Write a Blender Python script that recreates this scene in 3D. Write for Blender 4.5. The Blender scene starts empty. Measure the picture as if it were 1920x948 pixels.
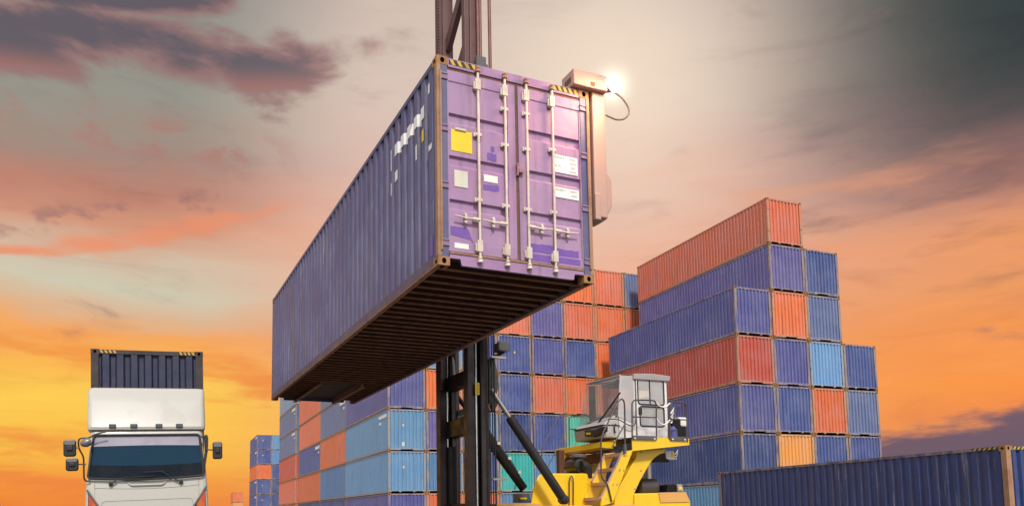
import bpy, math, random
from mathutils import Vector, Matrix
R = math.radians
rnd = random.Random(7)
SC = bpy.context.scene
COL = SC.collection

# ---------------------------------------------------------------- camera
F, PITCH, CY, CAM_H, ROLL = 1495.7, R(5.712), 810.0, 1.305, R(-1.048)
cs, sn = math.cos(PITCH), math.sin(PITCH)
_r, D_, _u = Vector((1, 0, 0)), Vector((0, cs, sn)), Vector((0, -sn, cs))
RV = math.cos(ROLL) * _r + math.sin(ROLL) * _u
UV = -math.sin(ROLL) * _r + math.cos(ROLL) * _u
CAM = Vector((0, 0, CAM_H))
cd = bpy.data.cameras.new('camera')
cam = bpy.data.objects.new('camera', cd)
COL.objects.link(cam)
cd.sensor_width = 36
cd.lens = F / 1920 * 36
cd.shift_y = (CY - 474) / 1920
cd.clip_start, cd.clip_end = 0.1, 6000
m3 = Matrix((RV, UV, -D_)).transposed()
cam.matrix_world = Matrix.Translation(CAM) @ m3.to_4x4()
SC.camera = cam


def hdir(az):
    az = R(az)
    return Vector((math.sin(az), math.cos(az), 0)), Vector((math.cos(az), -math.sin(az), 0))


def ray(px, py):
    return D_ * F + RV * (px - 960) - UV * (py - CY)


AZM = -25.83
MA, MBv = hdir(AZM)                       # machine Y (away) and X (to the rear)
MO = Vector((-1.69, 17.22, 0))


def mp(px, py, Y):
    """side view drafting of the machine: the point of the vertical plane Y seen at a photo pixel"""
    v = ray(px, py)
    t = ((MO + MA * Y - CAM) @ MA) / (v @ MA)
    Q = CAM + v * t - MO
    return Vector((Q @ MBv, Y, Q.z))


def mx(px, py, X):
    v = ray(px, py)
    t = ((MO + MBv * X - CAM) @ MBv) / (v @ MBv)
    Q = CAM + v * t - MO
    return Vector((X, Q @ MA, Q.z))


# ---------------------------------------------------------------- mesh builder
class MB:
    def __init__(s):
        s.v, s.f = [], []

    def add(s, vs, fs):
        b = len(s.v)
        s.v += [tuple(p) for p in vs]
        s.f += [tuple(b + i for i in f) for f in fs]
        return s

    def box(s, x0, x1, y0, y1, z0, z1):
        vs = [(x, y, z) for z in (z0, z1) for y in (y0, y1) for x in (x0, x1)]
        return s.add(vs, [(0, 2, 3, 1), (4, 5, 7, 6), (0, 1, 5, 4), (2, 6, 7, 3), (0, 4, 6, 2), (1, 3, 7, 5)])

    def prism(s, pts, off):
        """closed polygon of 3D points extruded by vector off"""
        n = len(pts)
        off = Vector(off)
        a = [Vector(p) for p in pts]
        nrm = Vector((0, 0, 0))
        for i in range(n):
            nrm += a[i].cross(a[(i + 1) % n])
        if nrm @ off > 0:
            a.reverse()
        b = [p + off for p in a]
        fs = [tuple(range(n)), tuple(range(2 * n - 1, n - 1, -1))]
        fs += [((i + 1) % n, i, n + i, n + (i + 1) % n) for i in range(n)]
        return s.add(a + b, fs)

    def beam(s, p, q, w, h, up=(0, 0, 1)):
        p, q = Vector(p), Vector(q)
        d = (q - p).normalized()
        sx = d.cross(Vector(up))
        if sx.length < 1e-4:
            sx = Vector((1, 0, 0))
        sx.normalize()
        uz = sx.cross(d)
        vs = [c + sx * (w / 2 * i) + uz * (h / 2 * j) for c in (p, q) for j in (-1, 1) for i in (-1, 1)]
        return s.add(vs, [(0, 2, 3, 1), (4, 5, 7, 6), (0, 1, 5, 4), (2, 6, 7, 3), (0, 4, 6, 2), (1, 3, 7, 5)])

    def tube(s, pts, r, n=10, caps=True, radii=None):
        pts = [Vector(p) for p in pts]
        rings = []
        t0 = (pts[1] - pts[0]).normalized()
        ref = Vector((0, 0, 1)) if abs(t0.z) < .9 else Vector((1, 0, 0))
        a = t0.cross(ref).normalized()
        k = len(pts)
        for i, p in enumerate(pts):
            if i == 0:
                t = t0
            elif i == k - 1:
                t = (pts[i] - pts[i - 1]).normalized()
            else:
                t = ((pts[i] - pts[i - 1]).normalized() + (pts[i + 1] - pts[i]).normalized()).normalized()
            a = (a - t * (a @ t)).normalized()
            b = t.cross(a)
            rr = radii[i] if radii else r
            rings.append([p + (a * math.cos(2 * math.pi * j / n) + b * math.sin(2 * math.pi * j / n)) * rr for j in range(n)])
        vs = [p for g in rings for p in g]
        fs = []
        for i in range(k - 1):
            for j in range(n):
                fs.append((i * n + j, i * n + (j + 1) % n, (i + 1) * n + (j + 1) % n, (i + 1) * n + j))
        if caps:
            fs.append(tuple(range(n - 1, -1, -1)))
            fs.append(tuple((k - 1) * n + j for j in range(n)))
        return s.add(vs, fs)

    def lathe(s, p, q, prof, n=20):
        """prof: list of (t along p->q, radius)"""
        p, q = Vector(p), Vector(q)
        return s.tube([p + (q - p) * t for t, _ in prof], 0, n, True, [x for _, x in prof])

    def quad(s, a, b, c, d):
        return s.add([a, b, c, d], [(0, 1, 2, 3)])


def arc(pts, r=.12, n=5):
    """polyline with rounded inner corners"""
    pts = [Vector(p) for p in pts]
    out = [pts[0]]
    for i in range(1, len(pts) - 1):
        a, b, c = pts[i - 1], pts[i], pts[i + 1]
        d0 = min(r, (a - b).length * .49)
        d1 = min(r, (c - b).length * .49)
        p0, p1 = b + (a - b).normalized() * d0, b + (c - b).normalized() * d1
        for k in range(n + 1):
            t = k / n
            out.append(p0 * (1 - t) ** 2 + b * (2 * t * (1 - t)) + p1 * t ** 2)
    out.append(pts[-1])
    return out


def rrect(x0, x1, z0, z1, r, n=5):
    """rounded rectangle outline, (x, z)"""
    o = []
    for cx, cz, a0 in ((x1 - r, z1 - r, 0), (x0 + r, z1 - r, 90), (x0 + r, z0 + r, 180), (x1 - r, z0 + r, 270)):
        for k in range(n + 1):
            a = R(a0 + 90 * k / n)
            o.append((cx + r * math.cos(a), cz + r * math.sin(a)))
    return o


def part(name, mb, mat, parent=None, smooth=False, bevel=0, color=None, angle=40):
    me = bpy.data.meshes.new(name)
    me.from_pydata(mb.v, [], mb.f)
    me.update()
    o = bpy.data.objects.new(name, me)
    COL.objects.link(o)
    me.materials.append(mat)
    if parent is not None:
        o.parent = parent
    if smooth:
        for p in me.polygons:
            p.use_smooth = True
        me.set_sharp_from_angle(angle=R(angle))
    if bevel:
        b = o.modifiers.new('edge', 'BEVEL')
        b.width, b.segments, b.limit_method, b.angle_limit = bevel, 2, 'ANGLE', R(35)
    if color:
        o.color = color
    return o


def tag(o, label=None, cat=None, group=None, kind=None):
    for k, v in (('label', label), ('category', cat), ('group', group), ('kind', kind)):
        if v:
            o[k] = v
    return o


def empty(name, loc, rz=0, label=None, cat=None, group=None):
    o = bpy.data.objects.new(name, None)
    COL.objects.link(o)
    o.location = loc
    o.rotation_euler = (0, 0, rz)
    return tag(o, label, cat, group)


# ---------------------------------------------------------------- materials
def lin(c):
    return tuple(((x / 255 / 12.92) if x / 255 <= .04045 else ((x / 255 + .055) / 1.055) ** 2.4) for x in c)


class NG:
    """small expression helper over a node tree"""
    def __init__(s, tree):
        s.t = tree

    def n(s, kind, **kw):
        x = s.t.nodes.new(kind)
        for k, v in kw.items():
            setattr(x, k, v)
        return x

    def put(s, sock, v):
        if isinstance(v, bpy.types.NodeSocket):
            s.t.links.new(v, sock)
        elif isinstance(v, (tuple, list)) and len(v) == 3 and sock.type == 'RGBA':
            sock.default_value = (*v, 1)
        else:
            sock.default_value = v

    def m(s, op, a, b=0.0, c=None, clamp=False):
        x = s.n('ShaderNodeMath', operation=op, use_clamp=clamp)
        s.put(x.inputs[0], a)
        s.put(x.inputs[1], b)
        if c is not None:
            s.put(x.inputs[2], c)
        return x.outputs[0]

    def step(s, v, a, b, lo=0.0, hi=1.0):
        x = s.n('ShaderNodeMapRange', interpolation_type='SMOOTHSTEP')
        for i, q in enumerate((v, a, b, lo, hi)):
            s.put(x.inputs[i], q)
        return x.outputs[0]

    def mix(s, f, a, b, mode='MIX'):
        x = s.n('ShaderNodeMix', data_type='RGBA', blend_type=mode)
        s.put(x.inputs[0], f)
        s.put(x.inputs[6], a)
        s.put(x.inputs[7], b)
        return x.outputs[2]

    def noise(s, vec, scale=5, detail=4, rough=.55, dist=0):
        x = s.n('ShaderNodeTexNoise')
        if vec is not None:
            s.put(x.inputs['Vector'], vec)
        x.inputs['Scale'].default_value = scale
        x.inputs['Detail'].default_value = detail
        x.inputs['Roughness'].default_value = rough
        x.inputs['Distortion'].default_value = dist
        return x.outputs[0]

    def vmap(s, vec, scale=(1, 1, 1), loc=(0, 0, 0), rot=(0, 0, 0)):
        x = s.n('ShaderNodeMapping')
        s.put(x.inputs[0], vec)
        x.inputs['Location'].default_value = loc
        x.inputs['Rotation'].default_value = rot
        x.inputs['Scale'].default_value = scale
        return x.outputs[0]

    def xyz(s, x, y, z=0.0):
        c = s.n('ShaderNodeCombineXYZ')
        s.put(c.inputs[0], x)
        s.put(c.inputs[1], y)
        s.put(c.inputs[2], z)
        return c.outputs[0]

    def ramp(s, f, stops):
        x = s.n('ShaderNodeValToRGB')
        e = x.color_ramp.elements
        while len(e) < len(stops):
            e.new(.5)
        for k, (p, c) in zip(e, stops):
            k.position = p
            k.color = (*lin(c), 1)
        s.put(x.inputs[0], f)
        return x.outputs[0]


def newmat(name):
    m = bpy.data.materials.new(name)
    m.use_nodes = True
    g = NG(m.node_tree)
    return m, g, m.node_tree.nodes['Principled BSDF']


def container_paint(name, rust=.5, tan=0.0, streak=.85, fade=.14):
    m, g, p = newmat(name)
    oi = g.n('ShaderNodeObjectInfo')
    tc = g.n('ShaderNodeTexCoord')
    off = g.m('MULTIPLY', oi.outputs['Random'], 61.0)
    vm = g.n('ShaderNodeVectorMath', operation='ADD')
    g.put(vm.inputs[0], tc.outputs['Object'])
    g.put(vm.inputs[1], g.xyz(off, g.m('MULTIPLY', off, .37), g.m('MULTIPLY', off, .11)))
    v = vm.outputs[0]
    col = oi.outputs['Color']
    big = g.noise(v, .7, 5, .6)
    c = g.mix(g.step(big, .35, .7, 0, fade), col, (.42, .42, .5))          # chalky sun fade
    c = g.mix(g.step(g.noise(v, 1.9, 6, .65), .52, .72, 0, .22), c, g.mix(1.0, c, (.45, .45, .5), 'MULTIPLY'))
    st = g.noise(g.vmap(v, (7, 7, .30)), 1.0, 5, .6)
    c = g.mix(g.step(st, .52, .70, 0, .46 * streak), c, (.10, .075, .06))   # run-off streaks
    c = g.mix(g.step(g.noise(g.vmap(v, (5, 5, .5), (3, 1, 9)), 1.3, 6, .7), .58, .70, 0, .30 * streak), c, (.45, .42, .42))
    sp = g.noise(v, 6.0, 8, .72)
    c = g.mix(g.m('MULTIPLY', g.step(sp, .625, .69), rust), c, (.17, .065, .025))  # rust spots
    if tan:
        tn = g.noise(g.vmap(v, (4, 4, .7)), 1.2, 6, .65)
        c = g.mix(g.step(tn, .36, .60, 0, tan), c, (.37, .27, .165))
        c = g.mix(g.step(g.noise(v, 4, 6, .7), .56, .64, 0, tan), c, (.20, .085, .03))
    g.put(p.inputs['Base Color'], c)
    g.put(p.inputs['Roughness'], g.step(big, .3, .7, .42, .66))
    b = g.n('ShaderNodeBump')
    b.inputs['Strength'].default_value = .25
    b.inputs['Distance'].default_value = .05
    g.put(b.inputs['Height'], g.noise(v, 2.2, 3, .5))
    g.put(p.inputs['Normal'], b.outputs[0])
    return m


def worn(name, color, rough=.5, metal=0.0, dirt=.3, dirtcol=(.05, .035, .025), scale=3.0, spot=.0, coat=0.0, bump=.08):
    m, g, p = newmat(name)
    tc = g.n('ShaderNodeTexCoord').outputs['Object']
    c = g.mix(g.step(g.noise(tc, scale, 6, .65), .42, .72, 0, dirt), color, dirtcol)
    c = g.mix(g.step(g.noise(g.vmap(tc, (6, 6, .5)), 1.2, 5, .6), .5, .75, 0, dirt * .8), c, dirtcol)
    if spot:
        c = g.mix(g.step(g.noise(tc, 14, 6, .7), .62, .68, 0, spot), c, (.16, .07, .03))
    g.put(p.inputs['Base Color'], c)
    g.put(p.inputs['Roughness'], g.step(g.noise(tc, scale * 1.7, 4), .3, .7, rough - .08, rough + .12))
    p.inputs['Metallic'].default_value = metal
    p.inputs['Coat Weight'].default_value = coat
    if bump:
        b = g.n('ShaderNodeBump')
        b.inputs['Strength'].default_value = bump
        b.inputs['Distance'].default_value = .02
        g.put(b.inputs['Height'], g.noise(tc, 9, 5))
        g.put(p.inputs['Normal'], b.outputs[0])
    return m


def glass(name, tint=(.9, .95, .95), refl=.12, dirt=.15, ior=1.5):
    m = bpy.data.materials.new(name)
    m.use_nodes = True
    g = NG(m.node_tree)
    m.node_tree.nodes.clear()
    out = g.n('ShaderNodeOutputMaterial')
    tr, gl, df = g.n('ShaderNodeBsdfTransparent'), g.n('ShaderNodeBsdfGlossy'), g.n('ShaderNodeBsdfDiffuse')
    tr.inputs[0].default_value = (*tint, 1)
    gl.inputs['Roughness'].default_value = .03
    df.inputs[0].default_value = (.86, .84, .83, 1)
    fr = g.n('ShaderNodeFresnel')
    fr.inputs[0].default_value = ior
    a, b = g.n('ShaderNodeMixShader'), g.n('ShaderNodeMixShader')
    tc = g.n('ShaderNodeTexCoord').outputs['Object']
    g.put(a.inputs[0], g.step(g.noise(tc, .9, 2, .5), .3, .75, dirt * .7, dirt))
    g.put(a.inputs[1], tr.outputs[0])
    g.put(a.inputs[2], df.outputs[0])
    g.put(b.inputs[0], g.m('ADD', fr.outputs[0], refl, clamp=True))
    g.put(b.inputs[1], a.outputs[0])
    g.put(b.inputs[2], gl.outputs[0])
    g.put(out.inputs[0], b.outputs[0])
    return m


def emit(name, color, k):
    m = bpy.data.materials.new(name)
    m.use_nodes = True
    p = m.node_tree.nodes['Principled BSDF']
    p.inputs['Base Color'].default_value = (.8, .8, .8, 1)
    p.inputs['Emission Color'].default_value = (*color, 1)
    p.inputs['Emission Strength'].default_value = k
    return m


PAINT = container_paint('container_paint')
PAINT_SCRATCHED = container_paint('scratched_container_paint', rust=1.0, streak=1.1, fade=.06)
FRAME = container_paint('container_frame_paint', rust=.7, tan=.75)
CAST = worn('rusty_cast_steel', (.36, .18, .065), .75, .0, .5, (.09, .045, .02), 9)
DARKHOLE = worn('unlit_casting_pocket', (.012, .009, .008), .9, 0, .1)
FLOORM = worn('rusty_dark_underframe', (.075, .022, .013), .8, 0, .6, (.012, .006, .005), 4, bump=.2)
BEAMRUST = worn('rusty_crossmember_edge', (.42, .20, .11), .8, 0, .5, (.05, .02, .012), 5)
HFRAME = worn('tan_rusty_post_paint', (.36, .20, .115), .65, 0, .55, (.17, .075, .035), 3.5, .6, bump=.25)
RODM = worn('galvanised_cream_rod', (.62, .55, .47), .5, .15, .35, (.28, .17, .09), 7)
WHITE_STICK = worn('white_sticker', (.80, .79, .74), .5, 0, .12, (.5, .45, .4), 5, bump=0)
CREAM_STICK = worn('cream_sticker', (.62, .60, .50), .6, 0, .35, (.42, .40, .32), 8, bump=0)
YEL_STICK = worn('yellow_sticker', (.80, .58, .02), .5, 0, .12, (.55, .38, .02), 5, bump=0)
INK = worn('faded_grey_ink', (.36, .33, .32), .7, 0, .1, bump=0)
HAZ_BLACK = worn('hazard_black', (.03, .025, .02), .6, 0, .2, bump=0)
HAZ_YEL = worn('hazard_yellow', (.60, .38, .03), .6, 0, .7, (.2, .14, .05), 9, bump=0)
PATCH = worn('fresh_purple_touch_up', (.16, .075, .34), .5, 0, .15, (.22, .15, .36), 8, bump=0)
GASKET = worn('brown_rubber_gasket', (.16, .075, .05), .8, 0, .5, (.08, .04, .03), 6)
MYEL = worn('machine_yellow_paint', (.84, .53, .006), .36, 0, .14, (.50, .26, .01), 1.6, .10, coat=.3, bump=.03)
MORANGE = worn('faded_or_reflection_orange_yellow', (.70, .36, .09), .45, 0, .25, (.42, .22, .05), 2, bump=.03)
MBLACK = worn('black_mast_steel', (.010, .0085, .008), .38, .0, .2, (.016, .010, .009), 2.5, .0)
MGREY = worn('grey_bracket_steel', (.10, .095, .10), .55, 0, .3)
MBLACK.node_tree.nodes['Principled BSDF'].inputs['Specular IOR Level'].default_value = .22
INNER = worn('maroon_black_mast_steel', (.030, .014, .013), .42, 0, .35, (.016, .010, .009), 2.5)
FLARE_MAROON = worn('flare_washed_maroon_mast', (.135, .060, .055), .5, 0, .4, (.08, .035, .03), 2.5)  # flare haze painted into the colour of the upper mast
STEEL = worn('polished_piston_steel', (.55, .53, .52), .25, .9, .15)
RUB = worn('black_rubber', (.013, .013, .014), .6, 0, .2)
HOSE = worn('hose_rubber', (.03, .025, .025), .5, 0, .2)
RAILM = worn('grey_brown_handrail', (.09, .07, .07), .4, .3, .3)
CABW = worn('off_white_cab_paint', (.72, .69, .66), .4, 0, .18, (.35, .31, .27), 2.5, coat=.2)
CABG = worn('cab_grey_plastic', (.36, .32, .31), .5, 0, .2)
PINKSTEP = worn('worn_step_nosing', (.56, .35, .27), .6, 0, .4)
SPREAD = worn('flare_paled_spreader_paint', (.46, .29, .235), .5, 0, .25, (.45, .28, .2), 2)  # lens flare on the spreader put into its pale colour
TRUCKW = worn('truck_white_paint', (.47, .455, .41), .3, 0, .10, (.45, .42, .36), 1.1, coat=.5, bump=0)
TRIMB = worn('truck_black_trim', (.014, .014, .016), .42, 0, .1, bump=0)
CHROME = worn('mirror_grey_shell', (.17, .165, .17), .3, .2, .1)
LAV = worn('lavender_sunshade', (.42, .36, .40), .6, 0, .15, bump=0)
LAV.node_tree.nodes['Principled BSDF'].inputs['Specular IOR Level'].default_value = .02
TEAL = worn('painted_teal_reflection', (.006, .034, .062), .5, 0, .25, (.005, .027, .05), 1.2, bump=0)
TEAL.node_tree.nodes['Principled BSDF'].inputs['Specular IOR Level'].default_value = .02
NAVY = worn('dark_dashboard', (.002, .008, .016), .5, 0, .2, bump=0)
NAVY.node_tree.nodes['Principled BSDF'].inputs['Specular IOR Level'].default_value = .02
AMBER = worn('amber_lens', (.55, .10, .008), .2, 0, .35, (.30, .02, .005), 14, coat=.6)
REDL = worn('red_orange_lens', (.55, .04, .01), .2, 0, .3, (.25, .01, .005), 14, coat=.6)
BLUELENS = worn('dark_blue_marker_lens', (.02, .06, .09), .15, 0, .1, coat=.8)
TCONT = worn('dusk_navy_paint', (.017, .021, .056), .55, 0, .35, (.05, .045, .06), 2.5, .12)
TFRAME = worn('dark_brown_post', (.040, .030, .030), .65, 0, .4, (.02, .014, .012), 3)
DOORGLASS = glass('reflection_whitened_door_glass', (.93, .92, .92), .06, .5)  # pale pane reflection put in as white diffuse through the dirt argument
CABGLASS = glass('cab_glass', (.93, .92, .92), .05, .20)
QGLASS = glass('milky_quarter_glass', (.93, .93, .93), .04, .5)
TRGLASS = glass('truck_windscreen_glass', (.92, .97, 1), .0, .01, 1.10)
FLARE_GLOW = emit('added_flare_glow', (1, .93, .82), 45)  # glow of the added spreader lamp, standing in for lens flare

# ---------------------------------------------------------------- container generator


def corr(mb, p0, du, dn, z0, z1, width, pitch, depth, outer=.42, slope=.2, zs=(0, 1), jit=0.0, rng=rnd):
    """corrugated sheet: starts at p0, runs along du for width, dn = outward normal; outer faces at p0 level, valleys inward"""
    n = max(1, round(width / pitch))
    pt = width / n
    prof = []
    for i in range(n):
        b = i * pt
        prof += [(b + pt * (1 - outer - 2 * slope) / 2, -depth), (b + pt * ((1 - outer - 2 * slope) / 2 + slope), 0),
                 (b + pt * ((1 - outer - 2 * slope) / 2 + slope + outer), 0), (b + pt * ((1 - outer - 2 * slope) / 2 + 2 * slope + outer), -depth)]
    prof = [(0, -depth)] + prof + [(width, -depth)]
    p0, du, dn = Vector(p0), Vector(du), Vector(dn)
    k, q = len(prof), len(zs)
    vs = []
    for j, t in enumerate(zs):
        e = 0 if j in (0, q - 1) else jit
        for (s, d) in prof:
            a = p0 + du * (s + rng.uniform(-e, e)) + dn * (d + rng.uniform(-e, e) * .6)
            vs.append((a.x, a.y, z0 + (z1 - z0) * t))
    flip = du.cross(Vector((0, 0, 1))) @ dn < 0
    fs = []
    for j in range(q - 1):
        for i in range(k - 1):
            f = (j * k + i, j * k + i + 1, (j + 1) * k + i + 1, (j + 1) * k + i)
            fs.append(f[::-1] if flip else f)
    mb.add(vs, fs)
    return n, pt


def holed(mb, hole, o, u, v, n, w, h, rx, ry, cu=.5, cv=.5, deep=.05, seg=12):
    """a face w x h with an oval hole (pocket goes to mesh `hole`)"""
    o, u, v, n = Vector(o), Vector(u), Vector(v), Vector(n)
    c = o + u * w * cu + v * h * cv
    ring = [c + u * rx * math.cos(2 * math.pi * k / seg) + v * ry * math.sin(2 * math.pi * k / seg) for k in range(seg)]
    cor = [o + u * w + v * h, o + v * h, o, o + u * w]
    b = len(mb.v)
    mb.v += [tuple(p) for p in cor + ring]
    q = seg // 4
    fl = u.cross(v) @ n < 0
    fs = []
    for k in range(4):
        idx = [4 + (k * q + i) % seg for i in range(q + 1)]
        off = q // 2
        idx = [4 + (k * q + i) % seg for i in range(q + 1)]
        fs.append([k] + [b_ for b_ in idx[::-1]] if False else None)
    fs = []
    for k in range(seg):
        a = 4 + k
        d = 4 + (k + 1) % seg
        fs.append((int(k * 4 / seg), d, a))
    for k in range(4):
        fs.append((k, (k + 1) % 4, 4 + ((k + 1) * q) % seg))
    mb.f += [tuple(b + i for i in (f[::-1] if fl else f)) for f in fs]
    inn = [p - n * deep for p in ring]
    bb = len(hole.v)
    hole.v += [tuple(p) for p in ring + inn]
    for k in range(seg):
        f = (k, (k + 1) % seg, seg + (k + 1) % seg, seg + k)
        hole.f.append(tuple(bb + i for i in f))
    hole.f.append(tuple(bb + seg + i for i in range(seg)))


def casting_mb(sx, sy, sz, W, L, H):
    """one ISO corner casting in container coordinates, sx sy sz = -1/+1"""
    a, b, c = .162, .178, .118
    x0, x1 = (-W / 2, -W / 2 + a) if sx < 0 else (W / 2 - a, W / 2)
    y0, y1 = (-L / 2, -L / 2 + b) if sy < 0 else (L / 2 - b, L / 2)
    z0, z1 = (0, c) if sz < 0 else (H - c, H)
    m, h = MB(), MB()
    yo, xo, zo = (y0 if sy < 0 else y1), (x0 if sx < 0 else x1), (z0 if sz < 0 else z1)
    yi, xi, zi = (y1 if sy < 0 else y0), (x1 if sx < 0 else x0), (z1 if sz < 0 else z0)
    holed(m, h, (x0, yo, z0), (1, 0, 0), (0, 0, 1), (0, sy, 0), a, c, .032, .040)
    holed(m, h, (xo, y0, z0), (0, 1, 0), (0, 0, 1), (sx, 0, 0), b, c, .040, .026)
    holed(m, h, (x0, y0, zo), (1, 0, 0), (0, 1, 0), (0, 0, sz), a, b, .030, .060)
    m.quad((x0, yi, z0), (x1, yi, z0), (x1, yi, z1), (x0, yi, z1))
    m.quad((xi, y0, z0), (xi, y1, z0), (xi, y1, z1), (xi, y0, z1))
    m.quad((x0, y0, zi), (x1, y0, zi), (x1, y1, zi), (x0, y1, zi))
    return m, h


def container(W, L, H, style, paint, frame, cast, near='panel', pitch=.285, zsub=4, jit=.004, end_n=9, underframe=False, pocket=DARKHOLE, floor_mat=FLOORM, plain_posts=False, end_d=.062, side_d=.042):
    """a freight container, origin at the centre of its base; near end at -Y. returns its root"""
    root = empty('shipping_container', (0, 0, 0))
    rng = random.Random(hash((style, round(L * 10))) % 1000)
    f = MB()
    pw, pd = .150, .130
    e = .004
    for sx in (-1, 1):
        for sy in (-1, 1):
            xa, xb = sorted((sx * (W / 2 - e), sx * (W / 2 - pw)))
            ya, yb = sorted((sy * (L / 2 - e), sy * (L / 2 - pd)))
            f.box(xa, xb, ya, yb, .118, H - .118)
        xa, xb = sorted((sx * (W / 2 - .006), sx * (W / 2 - .066)))
        f.box(xa, xb, -L / 2 + .178, L / 2 - .178, H - .075, H - .006)          # top side rail
        xa, xb = sorted((sx * (W / 2 - .004), sx * (W / 2 - .055)))
        f.box(xa, xb, -L / 2 + .178, L / 2 - .178, .022, .165)                  # bottom side rail
    xi = W / 2 - .162
    for sy in (-1, 1):
        ya, yb = sorted((sy * (L / 2 - .008), sy * (L / 2 - .07)))
        f.box(-xi, xi, ya, yb, H - .100, H - .012)
        yv = sy * (L / 2 - .010)
        off = (0, -sy * .06, 0)
        if style == 'notched':      # plates either side of a wide gap
            pts = [(-xi, .05), (-W * .16, .05), (-W * .16, .105), (W * .16, .105), (W * .16, .05), (xi, .05), (xi, .18), (-xi, .18)]
        elif style == 'toothed':    # thin rail with two drop teeth
            pts = [(-xi, .07), (-xi + .10, .125), (-W * .22, .125), (-W * .20, .06), (-W * .17, .06), (-W * .15, .125), (W * .15, .125), (W * .17, .06), (W * .20, .06), (W * .22, .125), (xi - .10, .125), (xi, .07), (xi, .18), (-xi, .18)]
        else:                       # deep sill cut away beside the castings
            pts = [(-xi, .105), (-xi + .16, .105), (-xi + .18, .022), (xi - .18, .022), (xi - .16, .105), (xi, .105), (xi, .165), (-xi, .165)]
        f.prism([(x, yv, z) for x, z in pts], off)
    part('frame', f, frame, root)
    for sx in (-1, 1):
        for sy in (-1, 1):
            for sz in (-1, 1):
                m, h = casting_mb(sx, sy, sz, W, L, H)
                co = part('corner_casting', m, cast, root)
                part('pocket', h, pocket, co)
    zs = [i / zsub for i in range(zsub + 1)]
    for sx in (-1, 1):
        s = MB()
        corr(s, (sx * (W / 2 - .012), -L / 2 + pd, 0), (0, 1, 0), (sx, 0, 0), .165, H - .075, L - 2 * pd, pitch, side_d, slope=.13, outer=.46, zs=zs, jit=jit, rng=rng)
        part('side_panel', s, paint, root)
    for sy in (-1, 1):
        if sy < 0 and near != 'panel':
            continue
        s = MB()
        corr(s, (-W / 2 + pw, sy * (L / 2 - .018), 0), (1, 0, 0), (0, sy, 0), .18, H - .100, W - 2 * pw, (W - 2 * pw) / end_n, end_d, .44, .13, zs=zs, jit=jit, rng=rng)
        part('end_panel', s, paint, root)
    t = MB()
    n = int(L / 1.1)
    t.box(-W / 2 + .066, W / 2 - .066, -L / 2 + .07, L / 2 - .07, H - .045, H - .02)
    for i in range(n):
        y = -L / 2 + .5 + i * (L - 1) / max(1, n - 1)
        t.box(-W / 2 + .2, W / 2 - .2, y - .25, y + .25, H - .02, H - .008)
    part('roof_panel', t, paint, root)
    b = MB()
    b.box(-W / 2 + .055, W / 2 - .055, -L / 2 + .07, L / 2 - .07, .15, .17)
    part('floor', b, floor_mat, root)
    return root


def tree(o):
    out = [o]
    for c in o.children:
        out += tree(c)
    return out


def copy_tree(o, parent=None):
    c = o.copy()
    COL.objects.link(c)
    c.parent = parent
    for ch in o.children:
        copy_tree(ch, c)
    return c


def recolor(o, c):
    for x in tree(o):
        x.color = c


LATER = []


def end_sticker(*a):
    LATER.append((_end_sticker, a))


def side_mark(*a):
    LATER.append((_side_mark, a))


def _end_sticker(o, W, L, z, ridge, w=.10, h=.14, mat=None):
    pt = (W - .30) / 9
    xc = -W / 2 + .15 + (ridge + .5) * pt
    q = MB().box(xc - w / 2, xc + w / 2, -L / 2 + .012, -L / 2 + .016, z - h / 2, z + h / 2)
    return part('sticker', q, mat or YEL_STICK, o)


def _side_mark(o, W, L, y0, y1, z0, z1):
    x = -W / 2 + .008
    q = MB().box(x - .002, x + .002, -L / 2 + y0, -L / 2 + y1, z0, z1)
    return part('side_marking', q, WHITE_STICK, o)


PAL = {
    'purple': ((.088, .092, .272), 'purple blue'), 'violet': ((.128, .112, .285), 'faded violet'), 'blue': ((.060, .090, .265), 'blue'),
    'navy': ((.036, .062, .185), 'navy blue'), 'slate': ((.125, .165, .30), 'slate blue'), 'pale': ((.115, .265, .46), 'pale blue'),
    'sky': ((.14, .31, .57), 'sky blue'), 'mid': ((.075, .19, .37), 'mid blue'), 'orange': ((.74, .175, .050), 'orange'),
    'coral': ((.66, .165, .080), 'coral'), 'red': ((.50, .085, .050), 'red'), 'rust': ((.62, .145, .050), 'rust orange'),
    'amber': ((.78, .34, .075), 'amber orange'), 'vivid': ((.74, .155, .028), 'vivid orange'), 'teal': ((.030, .40, .37), 'teal'), 'mint': ((.10, .46, .34), 'mint green'),
    'grey': ((.20, .27, .37), 'grey blue'),
}
# ================================================================ the stacks
WC, HC = 2.425, 2.588
proto = {}


def stack_box(style, L, colname, corner, az, i, t, pitchW, scale_y=1.0, label='', group='', H_t=2.599):
    """one container: i columns along B, t tiers up from corner point"""
    key = (style, L)
    if key not in proto:
        proto[key] = [container(WC, L, HC, style, PAINT, FRAME, CAST), False]
    src, used = proto[key]
    if used:
        o = copy_tree(src)
    else:
        o = src
        proto[key][1] = True
    a, b = hdir(az)
    p = Vector(corner) + b * ((i + .5) * pitchW) + a * (L * scale_y / 2)
    o.location = (p.x + rnd.uniform(-.012, .012), p.y + rnd.uniform(-.02, .02), t * H_t + .004)
    o.rotation_euler = (0, 0, -R(az) + R(rnd.uniform(-.12, .12)))
    o.scale = (1, scale_y, 1)
    base = PAL[colname][0]
    k = rnd.uniform(.93, 1.07)
    recolor(o, (min(1, base[0] * k), min(1, base[1] * k), min(1, base[2] * rnd.uniform(.96, 1.05)), 1))
    tag(o, label, 'container', group)
    return o


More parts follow.
